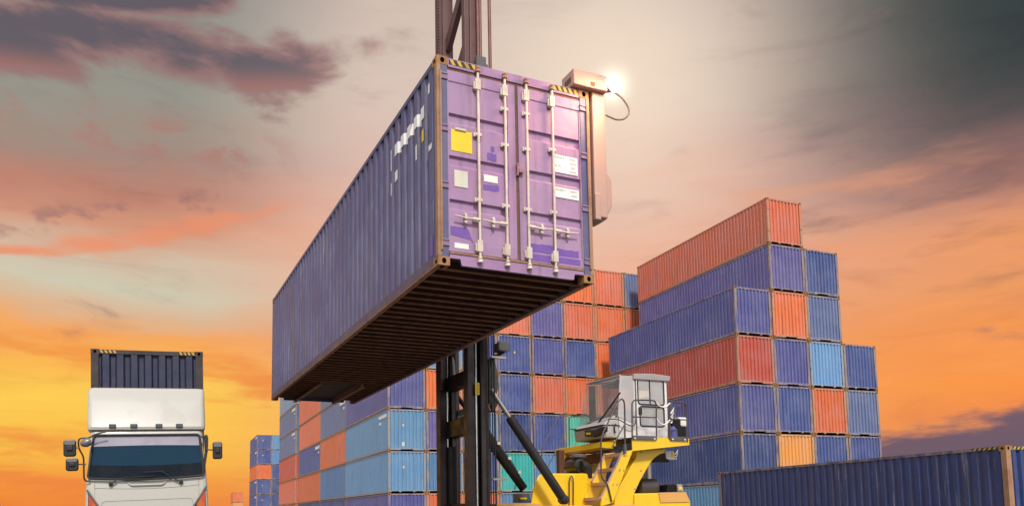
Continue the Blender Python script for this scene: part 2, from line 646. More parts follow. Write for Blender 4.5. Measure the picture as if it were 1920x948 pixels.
ORD = ['first', 'second', 'third', 'fourth', 'fifth', 'sixth', 'seventh', 'eighth']
RL = 13.247
RC, AZR, PW = (11.86, 41.21, 0), -23.075, 2.466
RIGHT = {6: {1: 'coral'}, 5: {1: 'violet', 2: 'blue'}, 4: {0: 'purple', 1: 'orange', 2: 'slate'}, 3: {0: 'red', 1: 'purple', 2: 'sky', 3: 'blue'},
         2: {0: 'purple', 1: 'blue', 2: 'rust', 3: 'slate'}, 1: {0: 'navy', 1: 'amber', 2: 'blue', 3: 'blue'}, 0: {0: 'pale', 1: 'blue', 2: 'orange', 3: 'blue'}}
RLAB = {(6, 1): 'coral orange container alone at the very top of the stepped stack',
        (5, 1): 'faded violet container directly under the topmost coral one', (5, 2): 'blue container on the second highest tier, at the sky end of the stepped stack',
        (4, 0): 'purple blue container forming a ledge above the long red container', (4, 1): 'bright orange end face between two blue ones, high in the stepped stack',
        (4, 2): 'slate blue container above the sky blue one in the stepped stack',
        (3, 0): 'red container with long red side showing above the cab roof', (3, 1): 'purple blue container between the red and the sky blue one',
        (3, 2): 'bright sky blue container, the lightest in the stepped stack', (3, 3): 'blue container on the top step at the outer edge, beside the sky blue one',
        (2, 0): 'purple blue container right under the long red one, behind the cab', (2, 1): 'deep blue container between a purple blue one and the rust orange one',
        (2, 2): 'rust orange container low in the stepped stack, under the sky blue one', (2, 3): 'scuffed slate blue container at the outer edge beside the rust orange one',
        (1, 0): 'navy container with a streaked side beside the handler platform, above the pale blue one', (1, 1): 'amber orange container just above the low navy container roof',
        (1, 2): 'blue container between the amber orange one and the outer edge column', (1, 3): 'blue container at the outer edge, just above the low navy container roof',
        (0, 0): 'pale blue container at the foot of the stepped stack behind the counterweight', (0, 1): 'blue bottom container under the amber orange one, behind the low navy one',
        (0, 2): 'orange bottom container two tiers under the rust orange one', (0, 3): 'blue bottom container at the outer edge of the stepped stack'}
for t, row in RIGHT.items():
    for i, c in row.items():
        stack_box('toothed' if (t * 3 + i * 5) % 4 in (0, 3) else 'notched', RL, c, RC, AZR, i, t, PW, 1.0, RLAB[(t, i)], 'containers of the stepped stack')

LC, AZL, LL = (-7.62, 48.67, 0), -23.66, 12.49
LEFT = {  # column: tiers 0..6 from the ground
    0: ['purple', 'pale', 'pale', 'purple', 'slate', 'orange', 'blue'],
    1: ['rust', 'mid', 'violet', 'vivid', 'pale', 'blue', 'orange'],
    2: ['rust', 'blue', 'pale', 'orange', 'purple', 'grey', 'blue'],
    3: ['mid', 'teal', 'navy', 'blue', 'blue', 'coral', 'blue'],
    4: ['vivid', 'pale', 'blue', 'coral', 'purple', 'violet', 'slate'],
    5: ['blue', 'orange', 'mint', 'orange', 'blue', 'coral', 'orange'],
    6: ['blue', 'blue', 'orange', 'coral', 'vivid', 'orange', 'coral'],
    7: ['orange', 'blue', 'blue', 'blue', 'orange', 'rust', 'slate']}
for i, cl in LEFT.items():
    for t, c in enumerate(cl):
        lab = f'{PAL[c][1]} container, rear wall, {ORD[i]} column from its corner, {ORD[t]} tier up'
        o = stack_box('toothed' if (t * 7 + i * 3) % 5 in (0, 2) else 'notched', LL, c, LC, AZL, i, t, PW, 1.0, lab, 'containers of the wide rear wall')
        if (i, t) in ((0, 1), (0, 2), (3, 4), (3, 2)):
            end_sticker(o, WC, LL, 1.60 if i == 0 else 1.45, 3 if i == 0 else 4)
        if (i, t) == (0, 2):
            end_sticker(o, WC, LL, .42, 3, .16, .26, CREAM_STICK)
            side_mark(o, WC, LL, .35, 2.3, 2.12, 2.32)
            side_mark(o, WC, LL, 1.7, 2.2, 1.75, 1.92)
        if (i, t) in ((1, 1), (2, 1), (2, 2)):
            end_sticker(o, WC, LL, 2.12, 2, .15, .12, WHITE_STICK)
            end_sticker(o, WC, LL, 2.12, 6, .15, .12, WHITE_STICK)
        if i == 0 and t == 3:
            side_mark(o, WC, LL, .9, 2.1, 2.02, 2.2)
al, bl = hdir(AZL)
BAYS = [(12.62, .835, ['navy', 'mid', 'rust', 'slate', 'slate', 'coral', 'blue'], 'behind the open corner'),
        (23.2, .95, ['navy', 'rust', 'blue', 'coral', 'coral', 'orange', 'slate'], 'with mostly coral sides'),
        (37.6, 1.0, ['rust', 'coral', 'red', 'slate', 'slate', 'grey', 'grey'], 'next to the sunset sky')]
for s, sc_, cl, where in BAYS:
    for t, c in enumerate(cl):
        cc = Vector(LC) + al * s
        lab = f'{PAL[c][1]} container side, {ORD[t]} tier up in the pile {where}'
        o = stack_box('notched', LL, c, cc, AZL, 0, t, PW, sc_, lab, 'containers receding along the rear wall')
        if c in ('blue', 'slate', 'grey'):
            side_mark(o, WC, LL, .35, 2.6, 2.05, 2.32)
            side_mark(o, WC, LL, .5, 1.0, 1.62, 1.8)
FAR = {0: ['navy', 'blue', 'blue', 'vivid', 'blue', 'blue'], 1: ['navy', 'navy', 'navy', 'blue', 'pale', 'pale']}
for i, cl in FAR.items():
    for t, c in enumerate(cl):
        if t == 0:
            lab = f'{PAL[c][1]} bottom container of the distant {"outer" if i == 0 else "inner"} pile'
        else:
            lab = f'{PAL[c][1]} container, {ORD[t]} tier up in the {"wider" if i == 0 else "half hidden"} column of the distant pile'
        o = stack_box('notched', LL, c, (-44.49, 138.48, 0), -23.6, i, t, PW, 1.0, lab, 'containers of the distant pile')
        if i == 0 and c != 'vivid':
            side_mark(o, WC, LL, .4, 3.2, 2.0, 2.3)
            end_sticker(o, WC, LL, 1.6, 3, .14, .18)
for t, c in enumerate(['amber', 'amber', 'orange']):
    stack_box('notched', LL, c, (-72.6, 207.3, 0), -22.5, 0, t, PW, .9,
              ['tan bottom container of the tiny far pile', 'pale tan container under the topmost of the tiny far pile', 'small hazy orange container topping the tiny far pile beside the truck'][t], 'containers of the tiny far pile')

for fn_, a_ in LATER:      # stickers go on after all copies are made
    fn_(*a_)

# ---- low navy container in front
fg = container(2.438, 11.25, 2.591, 'sill', PAINT_SCRATCHED, container_paint('scratched_frame_paint', 1.0, .6, 1.4), CAST, zsub=5, jit=.006)
pn, pf = Vector((10.99, 17.74, 0)), Vector((7.28, 28.41, 0))
da = (pf - pn).normalized()
azf = math.degrees(math.atan2(da.x, da.y))
a_, b_ = hdir(azf)
pc = pn + a_ * 5.625 + b_ * 1.219
fg.location = (pc.x, pc.y, 0)
fg.rotation_euler = (0, 0, -R(azf))
recolor(fg, (.024, .044, .155, 1))
part('corner_post', MB().box(-1.222, -1.075, -5.629, -5.495, .118, 2.473), HFRAME, fg)
tag(fg, 'low scratched navy container standing on the ground, cut off by the picture edge', 'container')


def hazard(name, parent, x0, x1, y, z0, z1, n, sgn, axis='x', lean=1):
    """black strip with slanting yellow bars on a plane y (axis x) or on the side plane (axis y)"""
    P = (lambda s, z, o: (s, y - o, z)) if axis == 'x' else (lambda s, z, o: (y - o, s, z))
    k = MB()
    k.quad(P(x0, z0, .0015), P(x1, z0, .0015), P(x1, z1, .0015), P(x0, z1, .0015))
    o = part(name, k, HAZ_BLACK, parent)
    w = (x1 - x0) / n
    q = MB()
    for i in range(n):
        a = x0 + i * w + w * .08
        d = lean * w * .38
        lo, hi = (0, d) if d > 0 else (-d, 0)
        q.quad(P(a + lo, z0 + .004, .003), P(a + lo + w * .5, z0 + .004, .003), P(a + hi + w * .5, z1 - .004, .003), P(a + hi, z1 - .004, .003))
    part('yellow_bar', q, HAZ_YEL, o)
    return o


hazard('hazard_strip', fg, -5.625 + .2, -5.625 + .85, -1.219, 2.591 - .072, 2.591 - .012, 5, 1, 'y', -1)
hazard('hazard_strip', fg, -1.0, -.4, -5.625 + .006, 2.591 - .092, 2.591 - .018, 5, 1)

# ================================================================ hanging container
HW, HL, HH = 2.377, 13.36, 2.896
HP = container_paint('hanging_container_paint', rust=.45, streak=.8, fade=.18)
hero = container(HW, HL, HH, 'sill', HP, HP, CAST, near='door', pitch=.307, zsub=8, jit=.009, side_d=.055)
hero.name = 'lifted_container'
HB = Vector((-.922, 10.17, 0)) + MBv * (HW / 2) + MA * (HL / 2)
HZ = 3.246 + CAM_H
hero.location = (HB.x, HB.y, HZ)
hero.rotation_euler = (0, 0, -R(AZM))
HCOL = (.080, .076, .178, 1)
DCOL = (.34, .185, .345, 1)  # flare wash put into the door colour, lighter and pinker than the sides
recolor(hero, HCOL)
tag(hero, 'big purple container hanging high from the black mast, its doors facing us', 'container')
yn = -HL / 2
for o in tree(hero):
    if o.name.startswith('roof'):
        pass
# rusty posts, gasket and header on the door end
for sx in (-1, 1):
    xa, xb = sorted((sx * (HW / 2 + .003), sx * (HW / 2 - .052)))
    part('corner_post', MB().box(xa, xb, yn - .004, yn + .085, .118, HH - .118), HFRAME, hero, bevel=.006)
hd = MB()
hd.box(-HW / 2 + .165, HW / 2 - .165, yn + .004, yn + .06, HH - .135, HH - .008)
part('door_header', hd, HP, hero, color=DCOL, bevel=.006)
sl = MB()
xi = HW / 2 - .162
sl.prism([(x, yn + .002, z) for x, z in [(-xi, .105), (-xi + .15, .105), (-xi + .17, .018), (xi - .17, .018), (xi - .15, .105), (xi, .105), (xi, .168), (-xi, .168)]], (0, .006, 0))
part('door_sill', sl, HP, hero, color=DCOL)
hazard('hazard_strip', hero, -HW / 2 + .175, -HW / 2 + .60, yn + .004, HH - .10, HH - .022, 4, 1, 'x', -1)
hazard('hazard_strip', hero, HW / 2 - .62, HW / 2 - .175, yn + .004, HH - .10, HH - .022, 5, 1, 'x', -1)
gk = MB()
yg = yn + .02
gk.box(-HW / 2 + .05, HW / 2 - .05, yg, yg + .03, HH - .175, HH - .135)
gk.box(-HW / 2 + .05, HW / 2 - .05, yg, yg + .03, .168, .205)
gk.box(-.022, .022, yg, yg + .03, .205, HH - .175)
part('door_gasket', gk, GASKET, hero)
CH = [(.78, .925), (1.385, 1.53), (1.975, 2.125)]


def door(x0, x1):
    m = MB()
    xs = [x0, x0 + .115, x0 + .118, x1 - .118, x1 - .115, x1]
    zl = [(.205, 0), (.335, 0), (.345, .012)]
    for a, b in CH:
        zl += [(a - .004, .012), (a + .035, .05), (b - .010, .05), (b, .012)]
    zl += [(2.56, .012), (2.575, 0), (HH - .175, 0)]
    vs, fs = [], []
    for z, d in zl:
        for k, x in enumerate(xs):
            vs.append((x, yn + .012 + (d if 2 <= k <= 3 else 0), z))
    n = len(xs)
    for j in range(len(zl) - 1):
        for i in range(n - 1):
            fs.append((j * n + i, j * n + i + 1, (j + 1) * n + i + 1, (j + 1) * n + i))
    m.add(vs, fs)
    m.box(x0, x1, yn + .064, yn + .08, .205, HH - .175)
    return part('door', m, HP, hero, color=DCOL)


dl, dr = door(-HW / 2 + .055, -.024), door(.024, HW / 2 - .055)
yd = yn + .012


def plate(name, dr_, x0, x1, z0, z1, mat, d=0.009, skew=0):
    p = MB()
    p.box(x0, x1, yd + .012 - d, yd + .012 - d + .003, z0, z1)
    return part(name, p, mat, dr_)


plate('yellow_placard', dl, -.985, -.680, 1.60, 1.90, YEL_STICK, .006)
k = MB().box(-.93, -.77, yd - .012, yd + .004, 1.895, 1.925)
part('placard_clip', k, RODM, dl)
plate('notice_plate', dl, -.945, -.750, 1.105, 1.335, CREAM_STICK)
plate('white_label', dl, -.512, -.305, 1.245, 1.345, WHITE_STICK)
plate('white_label', dl, -.955, -.752, .255, .325, WHITE_STICK, .016)
for x0, x1, z0, z1 in ((.582, .975, 1.575, 1.835), (.592, .985, 1.205, 1.355)):
    w = plate('weight_plate', dr, x0, x1, z0, z1, WHITE_STICK)
    q = MB()
    rows = 4 if z1 - z0 > .2 else 2
    for r_ in range(rows):
        zc = z1 - .035 - r_ * .062
        spans = [(.02, .07), (.085, .14), (.16, .185), (.26, .37)] if r_ == 0 else ([(.02, .06), (.08, .11), (.28, .37)] if r_ == 2 else [(.27, .37)])
        for s0, s1 in spans:
            s = s0
            while s < s1 - .008:
                q.box(x0 + s, x0 + s + .012, yd + .0005, yd + .003, zc - .016, zc + .014)
                s += .021
    part('lettering', q, INK, w)


def patch(dr_, x0, x1, z0, z1, seed):
    r = random.Random(seed)
    pts = []
    for i in range(7):
        pts.append((x0 + (x1 - x0) * i / 6, z0 + r.uniform(-.012, .012)))
    for i in range(7):
        pts.append((x1 - (x1 - x0) * i / 6, z1 + r.uniform(-.010, .010)))
    p = MB().prism([(x, yd + .0085, z) for x, z in pts], (0, .002, 0))
    part('paint_patch', p, PATCH, dr_)


patch(dl, -.455, -.315, 1.555, 1.665, 1)
patch(dl, -.400, -.345, 1.69, 1.765, 2)
patch(dl, -.52, -.285, 1.135, 1.215, 4)
p = MB().prism([(x, yd + .0085, z) for x, z in [(-1.005, .43), (-.71, .395), (-.70, .36), (-.68, .36), (-.745, .53), (-.80, .555), (-1.005, .55)]], (0, .002, 0))
part('paint_patch', p, PATCH, dl)
patch(dr, .19, .545, .345, .475, 5)
patch(dr, .60, .96, .345, .455, 7)
p = MB().box(.195, .54, yd - .003, yd, .225, .325)
part('paint_patch', p, PATCH, dr)
p = MB().box(.61, .975, yd - .003, yd, .24, .325)
part('paint_patch', p, PATCH, dr)
# lock rods
RODX = [(-.602, dl, -1), (-.195, dl, -1), (.140, dr, 1), (.553, dr, 1)]
for x, dd, sg in RODX:
    m = MB().tube([(x, yn - .030, .085), (x, yn - .030, HH - .09)], .019, 12)
    rod = part('lock_rod', m, RODM, dd, smooth=True)
    for z in (.95, 1.87) if abs(x) > .3 else (.93, 1.80, 2.32):
        b = MB().box(x - .045, x + .045, yn - .040, yn + .012, z - .022, z + .022)
        b.box(x - .065, x - .030, yn - .022, yn + .012, z - .030, z + .030)
        part('rod_bracket', b, RODM, rod, bevel=.006)
    for z, s in ((.30, 1), (HH - .32, -1)):
        b = MB().box(x - .045, x + .035, yn - .055, yn + .012, z - .075, z + .085)
        b.box(x - .062, x + .02, yn - .030, yn + .012, z - .06, z + .05)
        part('rod_guide', b, RODM, rod, bevel=.006)
    for z in (.115, HH - .10):
        b = MB().lathe((x, yn - .030, z - .04), (x, yn - .030, z + .04), [(0, .020), (.1, .040), (.4, .040), (.55, .030), (.8, .038), (1, .024)], 10)
        part('cam_keeper', b, RODM if z < 1 else HFRAME, rod, smooth=True)
    zh = .665 if x < 0 else .68
    b = MB().box(x + min(0, sg * .10), x + max(0, sg * .10), yn - .045, yn - .010, zh - .03, zh + .03)
    b.tube([(x, yn - .042, zh), (x + sg * .20, yn - .048, zh - .004), (x + sg * .37, yn - .05, zh + .01)], .012, 8, radii=[.02, .015, .010])
    xc = x + sg * .205
    b.box(xc - .022, xc + .022, yn - .062, yn - .006, zh - .020, zh + .030)
    b.lathe((xc, yn - .01, zh + .052), (xc, yn - .045, zh + .052), [(0, .026), (1, .022)], 10)
    b.lathe((xc, yn - .01, zh - .050), (xc, yn - .045, zh - .050), [(0, .026), (1, .022)], 10)
    b.box(xc - .012, xc + .012, yn - .03, yn + .012, zh - .06, zh + .06)
    part('lock_handle', b, RODM, rod, bevel=.004)
# hinges
for sx, dd in ((-1, dl), (1, dr)):
    for z in (.31, 1.10, 1.89, 2.62):
        b = MB()
        x = sx * (HW / 2 - .055)
        xa, xb = sorted((x + sx * .015, x - sx * .10))
        b.box(xa, xb, yn - .014, yn + .012, z - .048, z - .022)
        b.box(xa, xb, yn - .014, yn + .012, z + .022, z + .048)
        b.box(xa, xb, yn - .004, yn + .012, z - .022, z + .022)
        part('hinge', b, HP, dd, color=(.19, .12, .22, 1), bevel=.004)
    for z0, z1 in ((.2, 2.68),):
        b = MB().tube([(sx * (HW / 2 - .048), yn - .012, z0), (sx * (HW / 2 - .048), yn - .012, z1)], .014, 8)
        part('hinge_pin', b, HFRAME, dd, smooth=True)
b = MB().box(-.03, .055, yn - .030, yn + .012, 1.43, 1.53)
b.box(-.03, -.01, yn - .05, yn + .012, 1.39, 1.57)
b.box(.0, .07, yn - .045, yn + .01, 1.44, 1.50)
part('seal_box', b, HP, dr, color=(.30, .14, .16, 1), bevel=.005)
b = MB().box(-HW / 2 + .16, HW / 2 - .165, yn - .012, yn + .012, .165, .19)
part('sill_bar', b, HFRAME, hero, bevel=.004)
# white letter remains that follow the corrugation of the long side
npt = round((HL - .26) / .307)
PT = (HL - .26) / npt
mk = MB()
mkY = MB()


def sidemark(name, mat, j0, j1, z0, z1, a=0.0, b=1.0, seed=0):
    """paint strip that follows the corrugation over outer faces j0..j1 (counted from the doors)"""
    r_ = random.Random(seed)
    fo, fl = .46 * PT, .13 * PT
    X = -(HW / 2 - .012) - .009
    prof = []
    for j in range(j0, j1 + 1):
        y0 = yn + .13 + j * PT + (PT - fo - 2 * fl) / 2 + fl
        if j > j0:
            prof += [(y0 - fl, X + .055), (y0, X)]
        else:
            prof += [(y0 + fo * a, X)]
        prof += [(y0 + fo * (b if j == j1 else 1), X)]
        if j < j1 or b >= 1:
            prof += [(y0 + fo + fl, X + .055)]
    m = MB()
    for (ya, xa), (yb, xb) in zip(prof, prof[1:]):
        e0, e1, e2, e3 = [r_.uniform(-.006, .006) for _ in range(4)]
        m.quad((xa, ya, z0 + e0), (xa, ya, z1 + e1), (xb, yb, z1 + e2), (xb, yb, z0 + e3))
    part(name, m, mat, hero)


LETT = worn('worn_white_lettering_paint', (.82, .79, .77), .6, 0, .22, (.40, .34, .46), 9, bump=0)
sidemark('worn_white_lettering', LETT, 1, 5, 2.255, 2.435)
sidemark('worn_white_lettering', LETT, 6, 6, 2.10, 2.435, 0, .3)
sidemark('worn_white_lettering', LETT, 5, 5, 1.845, 2.0, 0, 1.0)
sidemark('worn_white_lettering', LETT, 6, 6, 1.70, 1.90, 0, .3)
sidemark('worn_white_lettering', LETT, 2, 2, 1.78, 2.0, .1, .55)
sidemark('worn_white_lettering', LETT, 0, 0, 1.68, 1.76, .1, 1.0)
sidemark('worn_white_lettering', LETT, 0, 0, 2.50, 2.64, .55, 1.0)
sidemark('yellow_side_mark', YEL_STICK, 1, 1, 1.93, 2.10, .2, .8)
sidemark('paint_patch', PATCH, 0, 0, .18, .48, 0, .9)
sidemark('paint_patch', PATCH, 0, 0, .95, 1.25, 0, .5)
rb = MB().box(-HW / 2 - .004, -HW / 2 + .05, yn + .18, HL / 2 - .18, .024, .160)
part('bottom_side_rail', rb, worn('brown_purple_rail', (.11, .082, .13), .6, 0, .35, (.10, .06, .05), 3), hero)
# underframe
cm = MB()
lip = MB()
n = 42
for i in range(n):
    y = yn + .35 + i * (HL - .7) / (n - 1)
    if y < HL / 2 - 3.3:
        cm.box(-HW / 2 + .055, HW / 2 - .055, y - .028, y + .028, .045, .149)
        lip.box(-HW / 2 + .056, HW / 2 - .056, y - .032, y - .029, .038, .060)
        lip.box(-HW / 2 + .056, HW / 2 - .056, y - .032, y - .016, .036, .0445)
    else:
        for sx in (-1, 1):
            xa, xb = sorted((sx * (HW / 2 - .055), sx * .56))
            cm.box(xa, xb, y - .028, y + .028, .045, .149)
            lip.box(xa, xb, y - .032, y - .029, .038, .060)
part('crossmember', cm, FLOORM, hero)
part('crossmember_lip', lip, BEAMRUST, hero)
tn = MB()
for sx in (-1, 1):
    xa, xb = sorted((sx * .55, sx * .50))
    tn.box(xa, xb, HL / 2 - 3.3, HL / 2 - .02, -.012, .149)
    xa, xb = sorted((sx * .60, sx * .50))
    tn.box(xa, xb, HL / 2 - 3.3, HL / 2 - .02, -.03, -.013)
part('tunnel_beam', tn, BEAMRUST, hero)
tp = MB()
for i in range(16):
    y = HL / 2 - 3.2 + i * .2
    tp.box(-.5, .5, y - .07, y + .07, .120, .1495)
part('tunnel_plate', tp, worn('tunnel_plate_paint', (.13, .075, .05), .7, 0, .5), hero)
rl = MB()
for sx in (-1, 1):
    xa, xb = sorted((sx * (HW / 2 + .002), sx * (HW / 2 - .075)))
    rl.box(xa, xb, yn + .178, HL / 2 - .178, .006, .024)
part('bottom_rail_flange', rl, BEAMRUST, hero)

# ================================================================ container handler
mach = empty('container_handler', MO, -R(AZM), 'yellow container handler with white glass cab and tall black mast', 'container handler')


def P(name, mb, mat, parent=None, **kw):
    return part(name, mb, mat, parent or mach, **kw)


# ---- mast
for Yc, sgn in ((-1.4, 1), (.2, -1)):
    m = MB()
    x0, x1 = .36, .60
    y0, y1 = Yc - .10, Yc + .10
    m.box(x0, x1, y0, y1, .35, 6.6)
    m.box(x0 - .03, x0, y0 - .02, y0 + .05, .35, 6.6)
    m.box(x1, x1 + .035, y0 - .02, y0 + .06, .35, 6.6)
    P('outer_upright', m, MBLACK, bevel=.012)
    m = MB()
    yi = Yc + sgn * .0
    m.box(.17, .325, Yc - .12, Yc + .12, .5, 6.64)
    P('inner_upright', m, INNER, bevel=.01)
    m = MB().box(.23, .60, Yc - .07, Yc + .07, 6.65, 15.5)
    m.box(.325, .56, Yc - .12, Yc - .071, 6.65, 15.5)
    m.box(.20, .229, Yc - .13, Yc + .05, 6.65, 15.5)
    P('upper_upright', m, FLARE_MAROON, bevel=.01)
    m = MB().tube([(.345, Yc - .135, .4), (.345, Yc - .135, 6.6)], .022, 10)
    P('chrome_strip', m, STEEL, smooth=True)
    m = MB().tube([(.50, Yc - .19, .4), (.50, Yc - .19, 6.7)], .085, 18)
    P('lift_cylinder', m, worn('dark_lift_cylinder', (.06, .045, .045), .3, .3, .2), smooth=True)
m = MB().tube([(.45, .05, .4), (.45, .05, 2.75)], .13, 18)
P('lower_cylinder', m, MBLACK, smooth=True)
cz = lambda py: mp(866, py, -.6).z
for za, zb in ((cz(727), cz(700)), (cz(817), cz(784)), (.5, cz(943)), (8.6, 8.8)):
    P('mast_crossmember', MB().box(.30, .52, -1.30, .10, za, zb), MBLACK, bevel=.02)
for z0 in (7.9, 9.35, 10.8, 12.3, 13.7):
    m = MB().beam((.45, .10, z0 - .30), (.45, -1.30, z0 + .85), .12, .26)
    P('lattice_brace', m, FLARE_MAROON)
m = MB().box(.50, .60, -1.0, -.1, 3.2, 3.42)
m.prism([(.42, .10, 4.05), (.42, .10, 4.75), (.42, -.05, 4.75), (.42, -.12, 4.35), (.42, -.30, 4.05)], (.05, 0, 0))
P('gusset', m, worn('pale_grey_gusset', (.30, .27, .26), .5, 0, .3))
m = MB().prism([(.53, .08, 3.55), (.53, -1.2, 3.55), (.53, -1.2, 3.1), (.53, -.7, 2.98)], (.06, 0, 0))
P('pivot_bracket', m, MGREY)
m = MB().lathe(Vector((.595, -.42, 3.35)), Vector((.655, -.42, 3.35)), [(0, .05), (1, .045)], 12)
P('bracket_bolt', m, RODM)
# lift chain, hoses and ropes
ch = MB()
z = 4.0
while z < 15:
    ch.box(.17, .21, -.02, .05, z, z + .055)
    ch.box(.165, .215, -.005, .035, z + .055, z + .075)
    z += .075
P('lift_chain', ch, worn('oily_brown_chain', (.12, .06, .05), .4, .3, .4))
for k, (px, r_) in enumerate(((914.5, .014), (919, .014), (923.5, .012), (928, .018))):
    q = mp(px, 800, -1.72)
    m = MB().tube([(q.x, -1.72, 1.3), (q.x, -1.72, 6.6)], r_, 8)
    P('mast_hose', m, HOSE, smooth=True)
cl = MB().box(.60, .92, -1.76, -1.68, 4.42, 4.46)
cl.box(.60, .92, -1.76, -1.68, 1.95, 1.99)
P('hose_clamp', cl, RODM)
for (px, r_) in ((896, .030), (900.5, .032), (918, .036)):
    q = mp(px, 60, -1.62)
    m = MB().tube([(q.x, -1.62, 6.4), (q.x, -1.62, 15.5)], r_, 10)
    P('upper_hose', m, worn('reddish_hose', (.22, .09, .075), .5, 0, .3), smooth=True)
q = mp(900, 118, -1.62)
m = MB().box(q.x - .10, q.x + .12, -1.68, -1.56, 7.35, q.z + .12)
m.box(q.x + .1, q.x + .17, -1.66, -1.58, 7.35, q.z - .02)
P('hose_bracket', m, MGREY, bevel=.01)
# carriage
m = MB().box(.02, .165, -1.75, .55, 5.0, 8.2)
P('lift_carriage', m, MBLACK, bevel=.02)
# plate beside the mast and tilt cylinders
pts = [mp(*p, -1.62) for p in ((918, 690), (926, 668), (934, 700), (936, 725), (930, 742), (934, 758), (925, 770), (917, 745))]
P('cylinder_bracket', MB().prism(pts, (0, .10, 0)), MGREY, bevel=.01)
a, b = mp(920, 728, -1.62), mp(1057, 936, -1.72)
u = (b - a)
m = MB().tube([a, a + u * .30], .046, 14)
tc = P('tilt_cylinder', MB().tube([a + u * .25, a + u * .27, a + u * .97, b], .09, 18, radii=[.085, .098, .098, .08]), worn('satin_black_cylinder', (.022, .02, .02), .35, .1, .2), smooth=True)
part('piston_rod', m, STEEL, tc, smooth=True)
m = MB().lathe(b + Vector((0, -.12, 0)), b + Vector((0, .12, 0)), [(0, .0), (.02, .07), (.25, .10), (.75, .10), (1, .08)], 18)
m.lathe(b + Vector((0, -.145, 0)), b + Vector((0, -.10, 0)), [(0, .035), (1, .035)], 10)
part('pivot_eye', m, worn('satin_black_eye', (.03, .027, .026), .4, .2, .2), tc, smooth=True)
a, b = Vector((.62, .25, 3.95)), mp(982, 915, .25)
u = b - a
m = MB().tube([a, a + u * .2, a + u * .2, b], .10, 16, radii=[.05, .05, .11, .10])
t2 = P('tilt_cylinder', m, MBLACK, smooth=True)
for dz, r_ in ((.13, .025), (.18, .015)):
    pts = [a + u * t + Vector((.04, -.05, dz * (.8 if t < .9 else .3))) for t in (.2, .4, .6, .8, .93, 1.0)]
    part('cylinder_hose', MB().tube(pts, r_, 8), HOSE, t2, smooth=True)
for t in (.58, .74, .89):
    c = a + u * t + Vector((.04, -.05, .14))
    part('hose_clip', MB().box(c.x - .035, c.x + .035, c.y - .05, c.y + .05, c.z - .03, c.z + .035), RODM, t2)
lp = [mp(px, py, .25) for px, py in ((965, 917), (966, 908), (971, 903), (976, 908), (977, 917))]
part('hose_loop', MB().tube(lp, .014, 8), HOSE, t2, smooth=True)
# work lamp on a bracket
a, b = mp(908, 682, -1.62), mp(946, 657, -1.75)
wl = P('work_or_added_lamp', MB().beam(a, b, .07, .07).beam(a + Vector((0, 0, -.16)), a + Vector((.1, 0, .05)), .05, .07), MBLACK)
q = [mp(*p, -1.85) for p in ((935, 640), (956, 638), (957, 655), (951, 658.5), (940, 657), (935.5, 655))]
part('lamp_housing', MB().prism(q, (0, .26, 0)), MGREY, wl, bevel=.015)
c = mp(940, 647.5, -1.72)
part('lamp_lens', MB().lathe(c + Vector((.0, 0, 0)), c + Vector((-.07, 0, -.01)), [(0, .115), (.7, .105), (1, .08)], 16), worn('smoked_lamp_glass', (.10, .08, .08), .15, 0, .2, coat=.6), wl, smooth=True)
# yellow warning sticker
q = mp(888, 717, -1.55), mp(892.5, 740, -1.55)
P('warning_sticker', MB().box(.30, .395, -1.595, -1.592, q[1].z, q[0].z), YEL_STICK)
st = MB()
for k in range(3):
    zc = q[1].z + (q[0].z - q[1].z) * (k + 1) / 4
    st.box(.335, .365, -1.598, -1.5955, zc - .018, zc + .018)
P('sticker_symbol', st, INK)

# ---- chassis
Y0, Y1 = -1.24, 1.15
side = [mp(*p, Y0).xz for p in ((995, 946), (1002, 907), (1010, 889), (1040, 886.5), (1136, 886.5))]
side = [(side[0][0], .55)] + [(q[0], q[1]) for q in side] + [(side[-1][0], .55)]
P('chassis_hood', MB().prism([(x, Y0, z) for x, z in side], (.98, 1.8, 0)), MYEL, bevel=.03, smooth=True)
P('dark_gap_block', MB().box(3.3, 5.2, -.9, .8, .9, 2.0), worn('gap_darkness_brown', (.035, .016, .012), .7, 0, .4), bevel=.03)  # added block, coloured brown-black for the darkness behind the stairs
P('lower_frame', MB().box(.62, 5.9, -1.15, .55, .5, 1.30), MBLACK, bevel=.03)
P('front_fender', MB().box(.70, 1.72, Y0 - .4, Y1, 1.30, mp(960, 943, Y0 - .4).z), MORANGE, bevel=.02)
P('side_ledge', MB().box(1.75, 4.3, Y0 - .40, Y0 - .003, 1.25, mp(1100, 946, Y0 - .4).z), MORANGE, bevel=.02)
q0, q1 = mp(969, 924, -.6), mp(997, 941, -.6)
gb = P('grey_bracket', MB().prism([(q0.x, -.6, q1.z), (q0.x, -.6, q0.z), (q1.x - .05, -.6, q0.z), (q1.x, -.6, q1.z)], (0, .2, 0)), MGREY, bevel=.01)
part('yellow_tag', MB().box(q0.x + .08, q1.x - .12, -.606, -.601, q1.z + .07, q0.z - .09), YEL_STICK, gb)
P('fender_sticker', MB().box(1.10, 1.26, Y0 - .403, Y0 - .401, 1.33, 1.45), YEL_STICK)
loop = [mp(*p, Y0 - .06) for p in ((1067.5, 950), (1067.5, 897), (1071, 890), (1075, 897), (1075, 950))]
P('grab_handle', MB().tube(arc(loop, .06), .014, 8), RAILM, smooth=True)
m = MB()
